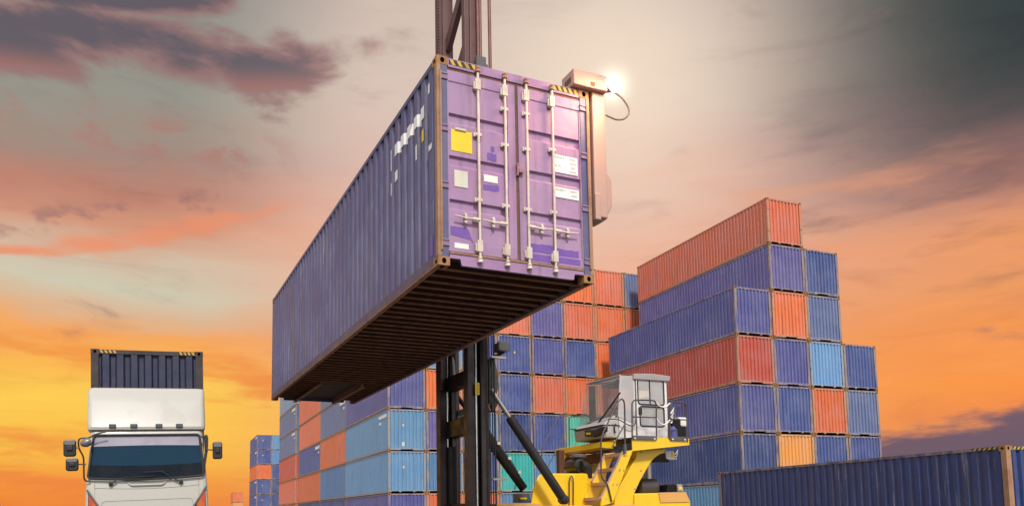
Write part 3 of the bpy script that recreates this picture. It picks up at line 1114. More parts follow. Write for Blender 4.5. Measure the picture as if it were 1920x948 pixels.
for X in (2.0, 5.0):
    for sy in (-1.55, .75):
        m = MB().lathe((X, sy - .0, .62), (X, sy + .45, .62), [(0, .40), (0.02, .58), (.15, .62), (.85, .62), (.98, .58), (1, .40)], 28)
        w = P('wheel', m, RUB, smooth=True)
        part('rim', MB().lathe((X, sy - .01, .62), (X, sy + .46, .62), [(0, .30), (.05, .36), (.95, .36), (1, .30)], 20), MYEL, w, smooth=True)
# air cleaner on the hood
c = mp(1080, 873, -.9)
ac = P('air_cleaner', MB().lathe((c.x - .0, c.y - .22, c.z), (c.x, c.y + .30, c.z), [(0, .11), (.03, .15), (.5, .158), (.97, .15), (1, .11)], 24), worn('glossy_black_plastic', (.018, .013, .013), .25, 0, .2), smooth=True)
d = mp(1085, 854, -.9)
part('intake_cap', MB().lathe((d.x, d.y, d.z - .16), (d.x, d.y, d.z + .045), [(0, .07), (.5, .07), (.54, .15), (.62, .17), (.82, .17), (.94, .14), (1, .07)], 24), MGREY, ac, smooth=True)
e = mp(1098, 874, -1.15)
part('intake_elbow', MB().tube(arc([(e.x - .12, e.y - .02, e.z + .02), (e.x + .02, e.y - .02, e.z + .02), (e.x + .06, e.y, e.z - .25)], .15, 8), .105, 18), RUB, ac, smooth=True)
P('deck_frame_strut', MB().box(3.2, 3.35, .2, .35, 2.08, 2.75).box(3.75, 3.86, -1.2, .9, 2.4, 2.62), worn('dark_red_brown_steel', (.10, .035, .022), .6, 0, .4), bevel=.01)

# ---- platform deck
X0 = 3.86
zt, zb0, zb1 = 2.885, 2.575, 2.735
P('platform_deck', MB().box(X0 + .02, 5.36, -1.84, .95, 2.76, zt - .006), MBLACK)
P('platform_fascia', MB().prism([(X0, -1.87, zb0), (X0, -1.87, zt), (5.40, -1.87, zt), (5.40, -1.87, zb1)], (0, .028, 0)), MYEL, bevel=.006)
P('platform_fascia', MB().box(X0 - .02, X0 + .018, -1.20, .95, 2.74, zt), MYEL, bevel=.006)
P('platform_fascia', MB().box(5.36, 5.40, -1.835, .95, 2.74, zt), MORANGE, bevel=.006)
fb = MB()
fa, fbb = mx(1068, 836, X0 - .25), mx(1172, 829, X0 - .25)
fb.prism([(X0 - .35, .95, fa.z - .16), (X0 - .35, .95, fa.z - .03), (X0 - .02, .95, zt - .03), (X0 - .02, .95, zt - .2)], (0, -2.1, 0))
P('front_step_beam', fb, MYEL, bevel=.01)
# ---- stairs
def stair(Yn, Yf, pl, name):
    o = P(name, MB().prism([mp(*p, Yn) for p in pl], (0, .045, 0)), MYEL, bevel=.006)
    return o


near = [(1170, 845), (1187, 843), (1149, 942), (1127, 948), (1128, 934)]
ns = [mp(*p, -2.0) for p in near]
st = P('stair', MB().prism(ns, (0, .05, 0)), MYEL, bevel=.006)
lf = MB().prism([v + Vector((0, .70, 0)) for v in ns], (0, .05, 0))
part('far_stringer', lf, MYEL, st, bevel=.006)
ed = MB().beam(ns[0] + Vector((-.015, .02, .0)), ns[4] + Vector((-.015, .02, 0)), .06, .02)
ed.beam(ns[0] + Vector((-.015, .72, .0)), ns[0] + (ns[4] - ns[0]) * .62 + Vector((-.015, .72, 0)), .08, .02)
part('stringer_edge', ed, PINKSTEP, st)
for t in (.04, .36, .66, .98):
    c = ns[0] + (ns[4] - ns[0]) * t
    part('tread', MB().box(c.x - .01, c.x + .24, -1.95, -1.30, c.z - .05, c.z + .012), MYEL, st)
    part('tread_nosing', MB().box(c.x - .035, c.x - .0105, -1.95, -1.30, c.z - .05, c.z + .014), PINKSTEP, st)
bo = MB()
for t in (.06, .36, .38, .66, .68, .97):
    for dx in (.10, .20):
        c = ns[0] + (ns[4] - ns[0]) * t + Vector((dx, 0, -.03))
        bo.lathe(c + Vector((0, -.012, 0)), c + Vector((0, .01, 0)), [(0, .014), (1, .016)], 8)
part('bolt_head', bo, PINKSTEP, st)
# far-side stair
fs_ = [mp(*p, 1.30) for p in ((1065, 838), (1076, 838), (1052, 889), (1041, 889))]
st2 = P('stair', MB().prism(fs_, (0, -.05, 0)), MYEL, bevel=.006)
part('far_stringer', MB().prism([v + Vector((0, -.75, 0)) for v in fs_], (0, -.05, 0)), MYEL, st2, bevel=.006)
for t in (.25, .6, .95):
    c = fs_[0] + (fs_[3] - fs_[0]) * t
    part('tread', MB().box(c.x - .02, c.x + .2, .5, 1.25, c.z - .04, c.z), PINKSTEP, st2)
# ---- curved pillars
lft = [(1195, 843), (1193, 857), (1186, 869), (1174.6, 890), (1163, 909), (1155.6, 922), (1152.7, 934), (1152, 960)]
rgt = [(1187, 960), (1187.5, 934), (1189, 925), (1199, 903), (1210, 883), (1219.8, 866.7), (1228.5, 856.5), (1237, 851), (1247, 847.5), (1247, 840)]
pil = [mp(*p, -1.60) for p in lft + rgt]
for dy in (0, 2.15):
    P('platform_pillar', MB().prism([v + Vector((0, dy, 0)) for v in pil], (0, .30, 0)), MYEL, bevel=.012)
pb = MB()
for px, py in ((1202, 846), (1202, 881), (1190, 915)):
    c = mp(px, py, -1.6)
    pb.lathe(c + Vector((0, -.015, 0)), c + Vector((0, .01, 0)), [(0, .02), (1, .022)], 8)
P('pillar_bolt', pb, PINKSTEP)
# ---- rear: counterweight, muffler, exhaust
cwp = [mp(*p, -1.65) for p in ((1190, 960), (1190, 924), (1284, 922), (1295, 941), (1295, 960))]
P('counterweight', MB().prism(cwp, (0, 2.7, 0)), MYEL, bevel=.03)
tp0, tp1 = mp(1235, 922.6, -1.66), mp(1285, 921.5, -1.66)
q0, q1 = mp(1238, 941, -1.66), mp(1294, 940, -1.66)
P('counterweight_reflection', MB().prism([tp0 + Vector((0, 0, .0)), tp1, q1, q0], (0, -.012, 0)), MORANGE)  # pinkish reflection on the counterweight painted as a thin orange sheet
P('counterweight_base', MB().box(4.15, 5.5, -1.5, .9, .5, mp(1240, 944, -1.5).z - .02), MBLACK, bevel=.02)
c0, c1 = mp(1192, 913, -.9), mp(1229, 913, -.9)
mf = P('muffler', MB().lathe(c0, c1, [(0, .05), (.02, .17), (.08, .215), (.92, .215), (.98, .17), (1, .05)], 24), worn('charcoal_muffler', (.07, .06, .06), .4, .3, .3), smooth=True)
e0, e1 = mp(1216, 862, -.9), mp(1216, 904, -.9)
part('exhaust_pipe', MB().tube([e0 + Vector((0, 0, .35)), e1], .075, 16), worn('bright_exhaust_steel', (.62, .56, .52), .3, .6, .25), mf, smooth=True)
bx = [mp(*p, -1.3) for p in ((1250, 921), (1252, 907.5), (1268, 906.5), (1270, 921))]
sb = P('rear_light_box', MB().prism(bx, (0, .4, 0)), MBLACK, bevel=.012)
bx = [mp(*p, -1.34) for p in ((1270, 907), (1279, 907), (1282, 920.5), (1271.5, 920.5))]
part('lamp_housing', MB().prism(bx, (0, .3, 0)), CABG, sb, bevel=.01)
a, b = mp(1273, 911.5, -1.35), mp(1279.5, 917, -1.35)
part('amber_reflector', MB().box(a.x, b.x, -1.352, -1.341, b.z, a.z), YEL_STICK, sb)
# pale lamp with white wing-shaped strokes below the platform
bx = [mp(*p, -1.3) for p in ((1247, 844), (1264, 845), (1266, 861), (1250, 860))]
sl_ = P('side_lamp', MB().prism(bx, (0, .22, 0)), CABW, bevel=.01)
a, b = mp(1260, 846, -1.31), mp(1263.5, 856, -1.31)
part('amber_lens', MB().box(a.x, b.x, -1.312, -1.301, b.z, a.z), YEL_STICK, sl_)
q0 = mp(1222, 864, -1.2)
part('lamp_bracket', MB().box(q0.x, mp(1250, 858, -1.2).x, -1.28, -1.12, q0.z - .02, q0.z + .16), MBLACK, sl_)


def wing(parent, ox, oy, k, Y):
    w = MB()
    for i, (dx, dy, ln) in enumerate(((0, 0, 1.0), (1, 5.5, .85), (2, 10.5, .65))):
        a_ = [(ox + (dx) * k, oy + (dy + 3) * k), (ox + (dx + 5) * k, oy + (dy + 0.5) * k), (ox + (dx + 9 * ln) * k, oy + (dy - 6 * ln) * k), (ox + (dx + 8 * ln) * k, oy + (dy - .5) * k), (ox + (dx + 4) * k, oy + (dy + 4.5) * k)]
        w.prism([mp(x, y, Y) for x, y in a_], (0, .012, 0))
    part('white_wing_strokes', w, WHITE_STICK, parent)


wing(sl_, 1263, 847, .95, -1.32)

# ---- handrails
def rail(pts, Y, r=.017, rr=.12, name='handrail', mat=RAILM):
    q = [mp(p[0], p[1], p[2] if len(p) > 2 else Y) for p in pts]
    return P(name, MB().tube(arc(q, rr), r, 8), mat, smooth=True)


rail([(1185.4, 822), (1185, 749), (1230.5, 750), (1231, 823)], -1.88)
rail([(1185.4, 780.7), (1231, 782)], -1.88, .014)
rail([(1256, 823), (1256, 757), (1261, 752.5), (1287.5, 755), (1289, 828)], -1.88)
rail([(1256, 785), (1288, 786.5)], -1.88, .014)
rail([(1270.6, 781), (1270.6, 758), (1287, 757)], -1.75, .014)
rail([(1147, 940), (1139, 905), (1127, 896), (1127, 818), (1153, 764), (1163, 746), (1171, 750), (1172, 843)], -2.03, .018, .16)
rail([(1147.5, 838), (1171, 795)], -2.03, .015)
rail([(1140, 786), (1158, 784), (1181, 798), (1192, 797), (1192, 768)], -1.40, .013)
m = MB().beam(mp(1171.5, 832, -2.04), mp(1171.5, 850, -2.04), .06, .05)
P('rail_socket', m, MGREY)
for pa, pb_ in (((1186, 815.5), (1231, 824)), ((1257, 817.5), (1287.5, 825.5))):
    a, b = mp(*pa, -1.9), mp(*pb_, -1.9)
    t = P('toe_board', MB().box(a.x, b.x, -1.915, -1.895, b.z, a.z), MGREY, bevel=.004)
    bb = MB()
    for x in (a.x + .05, b.x - .06):
        bb.lathe((x, -1.925, (a.z + b.z) / 2 - .02), (x, -1.914, (a.z + b.z) / 2 - .02), [(0, .018), (1, .02)], 8)
    part('bolt_head', bb, WHITE_STICK, t)
for pts in (((1230, 754), (1238, 762), (1248, 763), (1256, 755)), ((1231, 783), (1236, 793), (1245, 796), (1252, 792), (1256, 786))):
    q = [mp(*p, -1.88) for p in pts]
    P('safety_chain', MB().tube(arc(q, .08), .016, 8), WHITE_STICK, smooth=True)
# far-side rails
rail([(1015, 858), (1016.5, 838), (1048, 778), (1060, 774)], 1.28, .014, .1)
rail([(1026, 876), (1058, 815)], 1.28, .013)
rail([(1067.5, 836), (1067, 779), (1107, 779), (1108, 836)], .93, .015)
rail([(1067, 803.7), (1108, 804)], .93, .012)

# ---- cab
CYn, CYf = -1.28, .02
zf = 2.89
zr = mp(1190, 703, CYn).z
xb_, xd = mp(1251, 760, CYn).x, mp(1190, 760, CYn).x
xq = mp(1163, 760, CYn).x
xft = mx(1105, 718, 4.02).x
cab = P('cab', MB().box(xd - .45, xb_, CYn + .02, CYf - .02, zf, zf + .10), CABW, bevel=.01)
def C(name, mb, mat, **kw):
    return part(name, mb, mat, cab, **kw)


xs_low = xq - .06
# skirt and nose
nose = [(xs_low - .38, zf + .03), (xs_low - .42, zf + .26), (xs_low - .30, zf + .40), (xs_low + .02, zf + .50), (xs_low + .02, zf + .03)]
C('nose', MB().prism([(x, CYn + .01, z) for x, z in nose], (0, CYf - CYn - .02, 0)), worn('pale_nose_paint', (.50, .455, .44), .45, 0, .2, (.3, .26, .25), 2.5), bevel=.03)
C('nose_seam', MB().box(xs_low - .43, xs_low + .03, CYn + .0, CYf - .0, zf + .30, zf + .318), TRIMB)
C('side_wall', MB().prism([(xs_low + .02, CYn, zf + .03), (xs_low + .02, CYn, zf + .48), (xd, CYn, zf + .34), (xd, CYn, zf + .03)], (0, .04, 0)), CABW, bevel=.008)
C('side_wall', MB().prism([(xs_low + .02, CYf, zf + .03), (xs_low + .02, CYf, zf + .48), (xb_, CYf, zf + .48), (xb_, CYf, zf + .03)], (0, -.04, 0)), CABW, bevel=.008)
# roof
xr0 = xd - .04
C('roof', MB().prism([(xr0, CYn - .05, zr - .10), (xr0 + .02, CYn - .05, zr + .03), (xb_ - .4, CYn - .05, zr + .06), (xb_ + .10, CYn - .05, zr + .03), (xb_ + .06, CYn - .05, zr - .10)], (0, CYf - CYn + .10, 0)), CABG, bevel=.02)
ftn = Vector((xq + .02, CYn, zr - .02))
fbn = Vector((xs_low, CYn, zf + .50))
ftf = Vector((xq - .08, CYf, zr - .02))
fbf = Vector((xs_low - .26, CYf, zf + .42))
# pillars
pl = MB()
pl.beam((xd, CYn + .03, zf), (xd, CYn + .03, zr - .05), .05, .05, (0, 1, 0))
pl.beam((xb_ - .03, CYn + .03, zf), (xb_ - .03, CYn + .03, zr - .05), .07, .06, (0, 1, 0))
pl.beam((xb_ - .03, CYf - .03, zf), (xb_ - .03, CYf - .03, zr - .05), .07, .06, (0, 1, 0))
C('cab_pillar', pl, CABW, bevel=.01)
pl = MB()
pl.beam((xd - .35, CYf - .05, zf + .4), (xd - .35, CYf - .05, zr - .08), .16, .06, (0, 1, 0))
C('cab_pillar', pl, worn('brown_inner_pillar', (.20, .15, .14), .6, 0, .3), bevel=.01)
tr = MB()
tr.beam(ftn, fbn, .03, .03, (0, 1, 0))
tr.beam(ftn, ftf, .03, .03)
tr.beam(ftf, Vector((xr0, CYf, zr)), .03, .03)
C('glass_trim', tr, worn('pale_glass_edge', (.5, .47, .46), .3, 0, .1))
C('windscreen', MB().quad(ftn, ftf, fbf, fbn), CABGLASS)
C('quarter_window', MB().quad(ftn + Vector((0, -.004, 0)), fbn + Vector((0, -.004, 0)), Vector((xd, CYn - .004, zf + .34)), Vector((xd, CYn - .004, zr - .02))), QGLASS)
C('far_window', MB().quad(ftf, Vector((xb_, CYf, zr - .05)), Vector((xb_, CYf, zf + .48)), fbf), CABGLASS)
C('rear_window', MB().quad((xb_ - .02, CYn + .06, zf + .5), (xb_ - .02, CYf - .06, zf + .5), (xb_ - .02, CYf - .06, zr - .1), (xb_ - .02, CYn + .06, zr - .1)), CABGLASS)
C('roof_window', MB().quad(ftn + Vector((0, 0, .01)), Vector((xr0, CYn, zr + .01)), Vector((xr0, CYf, zr + .01)), ftf + Vector((0, 0, .01))), QGLASS)
# door with two framed windows
dx0, dx1 = xd + .05, xb_ - .06
dz0, dz1 = zf + .02, zr - .10
u0, u1 = mp(1196, 757, CYn), mp(1243, 712, CYn)
l0, l1 = mp(1200, 798, CYn), mp(1244, 763, CYn)
dm = MB()
dm.box(dx0, u0.x, CYn - .012, CYn + .02, dz0, dz1)
dm.box(u1.x, dx1, CYn - .012, CYn + .02, dz0, dz1)
dm.box(u0.x, u1.x, CYn - .012, CYn + .02, u1.z, dz1)
dm.box(u0.x, u1.x, CYn - .012, CYn + .02, l1.z, u0.z)
dm.box(u0.x, u1.x, CYn - .012, CYn + .02, dz0, l0.z)
dm.box(u0.x, l0.x, CYn - .012, CYn + .02, l0.z, l1.z)
cdoor = C('door', dm, CABW)


def frame_loop(x0, x1, z0, z1, y, r=.012, rad=.07):
    o = rrect(x0, x1, z0, z1, rad, 4)
    pts = [(x, y, z) for x, z in o]
    return MB().tube(pts + [pts[0]], r, 8, False)


for q0, q1 in ((u0, u1), (l0, l1)):
    part('window_seal', frame_loop(q0.x, q1.x, q0.z, q1.z, CYn - .016, .016), TRIMB, cdoor, smooth=True)
    part('pane', MB().quad((q0.x, CYn - .002, q0.z), (q1.x, CYn - .002, q0.z), (q1.x, CYn - .002, q1.z), (q0.x, CYn - .002, q1.z)), DOORGLASS, cdoor)
a = mp(1217, 712, CYn)
part('sash_bar', MB().box(a.x - .012, a.x + .012, CYn - .018, CYn - .004, u0.z, u1.z), TRIMB, cdoor)
a, b = mp(1196, 762, CYn), mp(1203, 778, CYn)
part('handle', MB().prism([(x, CYn - .03, z) for x, z in rrect(a.x, b.x, b.z, a.z, .04)], (0, .02, 0)), TRIMB, cdoor, bevel=.006)
a, b, c = mp(1203, 779, CYn - .03), mp(1236, 771, CYn - .03), mp(1236, 718, CYn - .03)
a2 = [Vector((v.x, CYn + .08, v.z)) for v in (a, b, c)]
C('yellow_grab_bar', MB().tube(arc(a2, .07), .016, 8), YEL_STICK, smooth=True)
g_ = [mp(*p, CYn - .03) for p in ((1154, 811), (1152, 806), (1152, 796), (1155, 794))]
C('nose_handle', MB().tube(arc(g_, .04), .016, 8), TRIMB, smooth=True)
g_ = [mp(*p, .0) for p in ((1088.5, 826), (1087.5, 820), (1088.5, 808))]
C('nose_handle', MB().tube(arc(g_, .04), .012, 8), TRIMB, smooth=True)
# nose lamp and wiper
q = [mx(*p, xs_low - .46) for p in ((1096, 817), (1096, 806), (1114, 805), (1114, 819))]
q = [v for v in q]
hl = C('nose_lamp', MB().prism([v for v in q], (.14, 0, 0)), TRIMB, bevel=.012)
q2 = [mx(*p, xs_low - .465) for p in ((1099, 814), (1099, 810.5), (1107, 810), (1107, 814))]
part('amber_lens', MB().prism(q2, (-.006, 0, 0)), YEL_STICK, hl)
q3 = [mx(*p, xs_low - .45) for p in ((1110, 806), (1133, 797.5), (1133, 808), (1120, 817), (1112, 818))]
C('lamp_shroud', MB().prism(q3, (.10, 0, 0)), TRIMB, bevel=.02)
for k, (pa, pb_) in enumerate((((1116, 800), (1128, 783)), ((1124, 790), (1163, 735)))):
    a, b = mx(*pa, xs_low - .30), mx(*pb_, xq - .10 if k else xs_low - .22)
    C('wiper', MB().beam(a, b, .02, .03), TRIMB)
# interior
C('seat', MB().box(xd + .15, xd + .60, -.95, -.40, zf + .1, zf + .45).box(xd + .55, xd + .68, -.95, -.40, zf + .45, zf + 1.05), worn('grey_seat_cloth', (.26, .22, .22), .8), bevel=.04)
C('dashboard', MB().prism([(xs_low - .18, CYn + .1, zf + .46), (xs_low + .10, CYn + .1, zf + .62), (xs_low + .25, CYn + .1, zf + .58), (xs_low + .25, CYn + .1, zf + .1), (xs_low - .1, CYn + .1, zf + .1)], (0, 1.05, 0)), worn('pale_dashboard', (.50, .48, .46), .6), bevel=.03)
C('steering_column', MB().tube([(xs_low + .2, -.65, zf + .5), (xs_low + .36, -.65, zf + .85)], .035, 10).tube([(xs_low + .36 + .02 * math.sin(t), -.65 + .2 * math.cos(t), zf + .85 + .19 * math.sin(t) * .5) for t in [k * math.pi / 8 for k in range(17)]], .016, 8, False), TRIMB, smooth=True)
c = mp(1158, 719, CYn + .25)
C('cab_mirror', MB().lathe(c + Vector((-.05, 0, 0)), c + Vector((.05, 0, 0)), [(0, .06), (.2, .10), (.8, .10), (1, .06)], 14), worn('brown_mirror_back', (.10, .05, .045), .5), smooth=True)
C('sun_visor', MB().prism([ftf + Vector((.03, -.05, -.03)), Vector((xr0, CYf - .05, zr - .02)), Vector((xr0, CYn + .2, zr - .06)), Vector((xr0 - .1, CYn + .2, zr - .12))], (0, 0, .012)), CABG)
# behind the cab: tank, jug, battery
q0, q1 = mp(1253, 815, -1.2), mp(1286, 783, -1.2)
P('battery_box', MB().box(q0.x + .02, q0.x + .28, -1.35, -.8, zt, zt + .52), MBLACK, bevel=.02)
P('hydraulic_block', MB().box(q0.x + .20, q1.x - .06, -.85, -.35, zt, zt + .40).tube([(q0.x + .1, -.6, zt + .1), (q0.x + .25, -.75, zt + .3), (q0.x + .4, -.6, zt + .12)], .03, 8), MBLACK, bevel=.01)
q0, q1 = mp(1271, 799, -1.3), mp(1286, 782, -1.3)
P('white_tank', MB().box(q0.x, q1.x, -1.35, -1.12, q0.z, q1.z), CABW, bevel=.035)
P('tank_stand', MB().box(q0.x + .03, q1.x - .03, -1.32, -1.15, zt - .01, q0.z + .02), MBLACK)
q0 = mp(1262, 812, -1.55)
P('blue_can', MB().lathe((q0.x, -1.55, zt - .01), (q0.x, -1.55, zt + .30), [(0, .10), (.75, .10), (.92, .05), (1, .04)], 16), worn('blue_plastic_can', (.08, .09, .28), .4), smooth=True)
wg = P('wing_stroke_post', MB().beam(mp(1253, 823, -1.86), mp(1253, 770, -1.86), .02, .02, (0, 1, 0)), RAILM)
wing(wg, 1253, 770, 1.25, -1.87)
wing(wg, 1254, 778, 1.0, -1.87)

# ---- spreader reaching the lifted container
sp = P('spreader', MB().box(.03, .165, -6.3, 6.3, 6.6, 7.25), SPREAD, bevel=.02)
q0, q1 = mp(1109, 186, -6.70), mp(1134, 372, -6.70)
xa, xb = mp(1112, 250, -6.70).x, mp(1136, 250, -6.70).x
ea = MB().box(xa, xb, -6.70, -6.30, 5.55, 7.46)
part('end_arm', ea, SPREAD, sp, bevel=.02)
q = [mp(*p, -6.66) for p in ((1128, 330), (1139, 322), (1147, 338), (1148.5, 385), (1137, 412), (1120, 414), (1116, 380))]
part('guide_pad', MB().prism(q, (0, .25, 0)), SPREAD, sp, bevel=.02)
q0, q1 = mp(1112, 360, -6.72), mp(1128, 412, -6.72)
part('guide_pad', MB().box(.04, q1.x, -6.72, -6.5, q1.z, q0.z), SPREAD, sp, bevel=.012)
hz0, hz1 = 7.455, mp(1090, 140, -6.75).z
part('lock_head', MB().box(mp(1076, 150, -6.78).x, xb + .004, -6.78, -6.42, hz0, hz1 + .06), SPREAD, sp, bevel=.018)
part('lock_head', MB().box(-.24, xb, 6.42, 6.78, hz0, hz1), SPREAD, sp, bevel=.018)
part('lock_slot', MB().box(mp(1076, 150, -6.78).x - .003, mp(1076, 150, -6.78).x + .002, -6.70, -6.52, hz0 + .06, hz1 - .04).box(-.02, .05, -6.785, -6.779, hz0 + .03, hz0 + .09), GASKET, sp)
lc_ = mp(1148, 160, -6.74)
lamp = part('work_or_added_lamp', MB().lathe(lc_ + Vector((-.08, .22, .02)), lc_ + Vector((.0, -.02, 0)), [(0, .04), (.3, .07), (.85, .10), (1, .105)], 18), SPREAD, sp, smooth=True)  # added lamp on the spreader, put where the lens flare sits
part('added_glow_lens', MB().lathe(lc_ + Vector((.0, -.021, 0)), lc_ + Vector((.02, -.085, -.005)), [(0, .112), (.4, .10), (.8, .065), (1, .02)], 18), FLARE_GLOW, lamp, smooth=True)
cb = [mp(*p, -6.6) for p in ((1150, 172), (1166, 183), (1178, 200), (1180, 214), (1170, 224), (1156, 225), (1136, 216))]
part('cable', MB().tube(arc(cb, .06), .014, 8), worn('tan_cable', (.36, .22, .16), .6), sp, smooth=True)

# ================================================================ truck
AZT = -23.8
ta, tb = hdir(AZT)
TD = 15.4


def tset(o, z=0):
    pos = Vector((math.sin(R(-24.33)), math.cos(R(-24.33)), 0)) * (TD / math.cos(R(-24.33)))
    o.location = (pos.x, pos.y, z)
    o.rotation_euler = (0, R(-1.9), -R(AZT))
    return o


truck = tset(empty('cargo_truck', (0, 0, 0), 0, 'white truck facing us with teal windscreen and roof deflector', 'truck'))
KX, KZ = 106.0, 97.2


def tp(px, py, y=0.0, x0=277):
    k = 1 + y / TD
    return Vector(((px - x0) / KX * k, y, CAM_H + (972 - py) / KZ * k))


def T(name, mb, mat, parent=None, **kw):
    return part(name, mb, mat, parent or truck, **kw)


# cab shell: sections from the roof to the bumper, each a rounded outline (half width, front y)
def shell(secs, depth, r, n=6):
    """secs: (z, halfwidth, yfront) stacked; rounded front corners"""
    m = MB()
    rings = []
    for z, hw, yf in secs:
        ring = [Vector((-hw, depth, z))]
        for k in range(n + 1):
            a = R(180 + 90 * k / n)
            ring.append(Vector((-hw + r + r * math.cos(a), yf + r + r * math.sin(a), z)))
        for k in range(n + 1):
            a = R(270 + 90 * k / n)
            ring.append(Vector((hw - r + r * math.cos(a), yf + r + r * math.sin(a), z)))
        ring.append(Vector((hw, depth, z)))
        rings.append(ring)
    k = len(rings[0])
    vs = [p for g in rings for p in g]
    fs = []
    for j in range(len(rings) - 1):
        for i in range(k):
            fs.append((j * k + (i + 1) % k, j * k + i, (j + 1) * k + i, (j + 1) * k + (i + 1) % k))
    fs.append(tuple(range(k)))
    fs.append(tuple((len(rings) - 1) * k + i for i in range(k - 1, -1, -1)))
    m.add(vs, fs)
    return m


Z = lambda py, y=0: CAM_H + (972 - py) / KZ * (1 + y / TD)
hw0 = 112.5 / KX
T('cab_shell', shell([(Z(805.4, .2), .985 * hw0 - .045, .215), (Z(812), .985 * hw0 - .04, .19), (Z(898), hw0 - .005, .0), (Z(912), hw0 + .005, -.02), (Z(940), hw0 + .015, -.03), (.45, hw0 + .02, -.03), (.40, hw0 - .02, 0)], 1.7, .09), TRUCKW, smooth=True, angle=30)
dfs = []
for py, ins, y in ((726.5, .10, .64), (727.5, .05, .56), (731, .032, .50), (755, .03, .36), (780, .022, .24), (792, .02, .18), (799, .02, .15), (804, .025, .16), (805.8, .04, .19)):
    dfs.append((Z(py, y), (hw0 - ins) * (1 + y / TD), y))
T('roof_deflector', shell(dfs, 1.6, .09), TRUCKW, smooth=True, angle=30)
T('roof_gap', MB().box(-hw0 + .09, hw0 - .09, .185, .4, Z(806.4, .2), Z(805.2, .2)), TRIMB)
# windscreen with gasket, sunshade, dashboard and a painted teal reflection
wtl, wtr, wbl, wbr = (178, 813), (376, 813), (168, 893), (383, 893)


def wpt(u, v, y=0.0):
    """u,v in 0..1 over the windscreen, v=0 top"""
    l = (wtl[0] + (wbl[0] - wtl[0]) * v, wtl[1] + (wbl[1] - wtl[1]) * v)
    r_ = (wtr[0] + (wbr[0] - wtr[0]) * v, wtr[1] + (wbr[1] - wtr[1]) * v)
    px = l[0] + (r_[0] - l[0]) * u
    py = l[1] + (r_[1] - l[1]) * u + 5.0 * v * (1 - (2 * u - 1) ** 2)
    return Vector(((px - 277) / KX, .185 - .19 * v + y, CAM_H + (972 - py) / KZ))


def wring(y, inset=0.0):
    pts = []
    r = .07
    for cu, cv, a0 in ((1, 0, 270), (1, 1, 0), (0, 1, 90), (0, 0, 180)):
        ru, rv = r * .42, r
        for k in range(6):
            a = R(a0 + 90 * k / 5)
            u = (1 - ru if cu else ru) + ru * math.cos(a)
            v = (1 - rv if cv else rv) + rv * math.sin(a)
            pts.append(wpt(inset + u * (1 - 2 * inset), inset * 2 + v * (1 - 4 * inset), y))
        if cu == 1 and cv == 1:
            pts += [wpt(q, 1, y) for q in (.85, .7, .5, .3, .15)]
        if cu == 0 and cv == 0:
            pass
    return pts


ws = T('windscreen', MB().add(wring(-.060), [tuple(range(29))]), TRGLASS)
rg = wring(-.060)
part('gasket', MB().tube(rg + [rg[0], rg[1]], .022, 8, False), TRIMB, ws, smooth=True)
def band(v0, v1, y, curve=0.0):
    m = MB()
    n = 14
    vs = []
    for k in range(n + 1):
        u = .004 + .992 * k / n
        vs.append(wpt(u, v0, y))
        vs.append(wpt(u, v1 - curve * (1 - (2 * u - 1) ** 2), y))
    m.add(vs, [(2 * k, 2 * k + 2, 2 * k + 3, 2 * k + 1) for k in range(n)])
    return m


part('sunshade', band(.02, .27, -.034, .035), LAV, ws)
part('teal_reflection', band(.2, .80, -.030), TEAL, ws)  # glass reflection painted as a teal strip behind the pane
part('dashboard', band(.69, .985, -.0325, -.0), NAVY, ws)
# seams and hood panel
se = MB()
def sline(p, q, y, w=.006):
    a, b = tp(*p), tp(*q)
    se.beam((a.x, y, a.z), (b.x, y, b.z), .004, w, (0, 1, 0))


yb2 = -.032
for u0_, u1_, py in ((180, 374, 911),):
    for k in range(8):
        a = 180 + (374 - 180) * k / 8
        b = 180 + (374 - 180) * (k + 1) / 8
        h = lambda x: 911 + 4 * (1 - ((x - 277) / 97) ** 2)
        sline((a, h(a)), (b, h(b)), -.024)
sline((180, 898), (180, 955), -.024)
sline((373, 898), (373, 955), -.024)
o = rrect(192, 361, 936, 990, 7, 4)
for k in range(len(o)):
    sline(o[k], o[(k + 1) % len(o)], -.0315, .008)
T('panel_seam', se, worn('panel_gap', (.22, .17, .12), .8, bump=0))
q0, q1 = tp(240, 911), tp(310, 903)
T('hood_grip', MB().tube(arc([(q0.x, -.02, q1.z), (q0.x + .05, -.05, q0.z + .03), (q1.x - .05, -.05, q0.z + .03), (q1.x, -.02, q1.z)], .05), .014, 8), TRUCKW, smooth=True)
# marker lamps
for px in (212, 251, 298, 337):
    c = tp(px, 797)
    lm_ = T('marker_lamp', MB().prism([(c.x * 1.008 + x, .128, c.z + .012 + z_) for x, z_ in rrect(-.062, .062, -.038, .038, .012, 3)], (0, .06, 0)), TRIMB, bevel=.006)
    part('lens', MB().box(c.x * 1.008 - .05, c.x * 1.008 + .05, .124, .1275, c.z - .016, c.z + .040), BLUELENS, lm_)
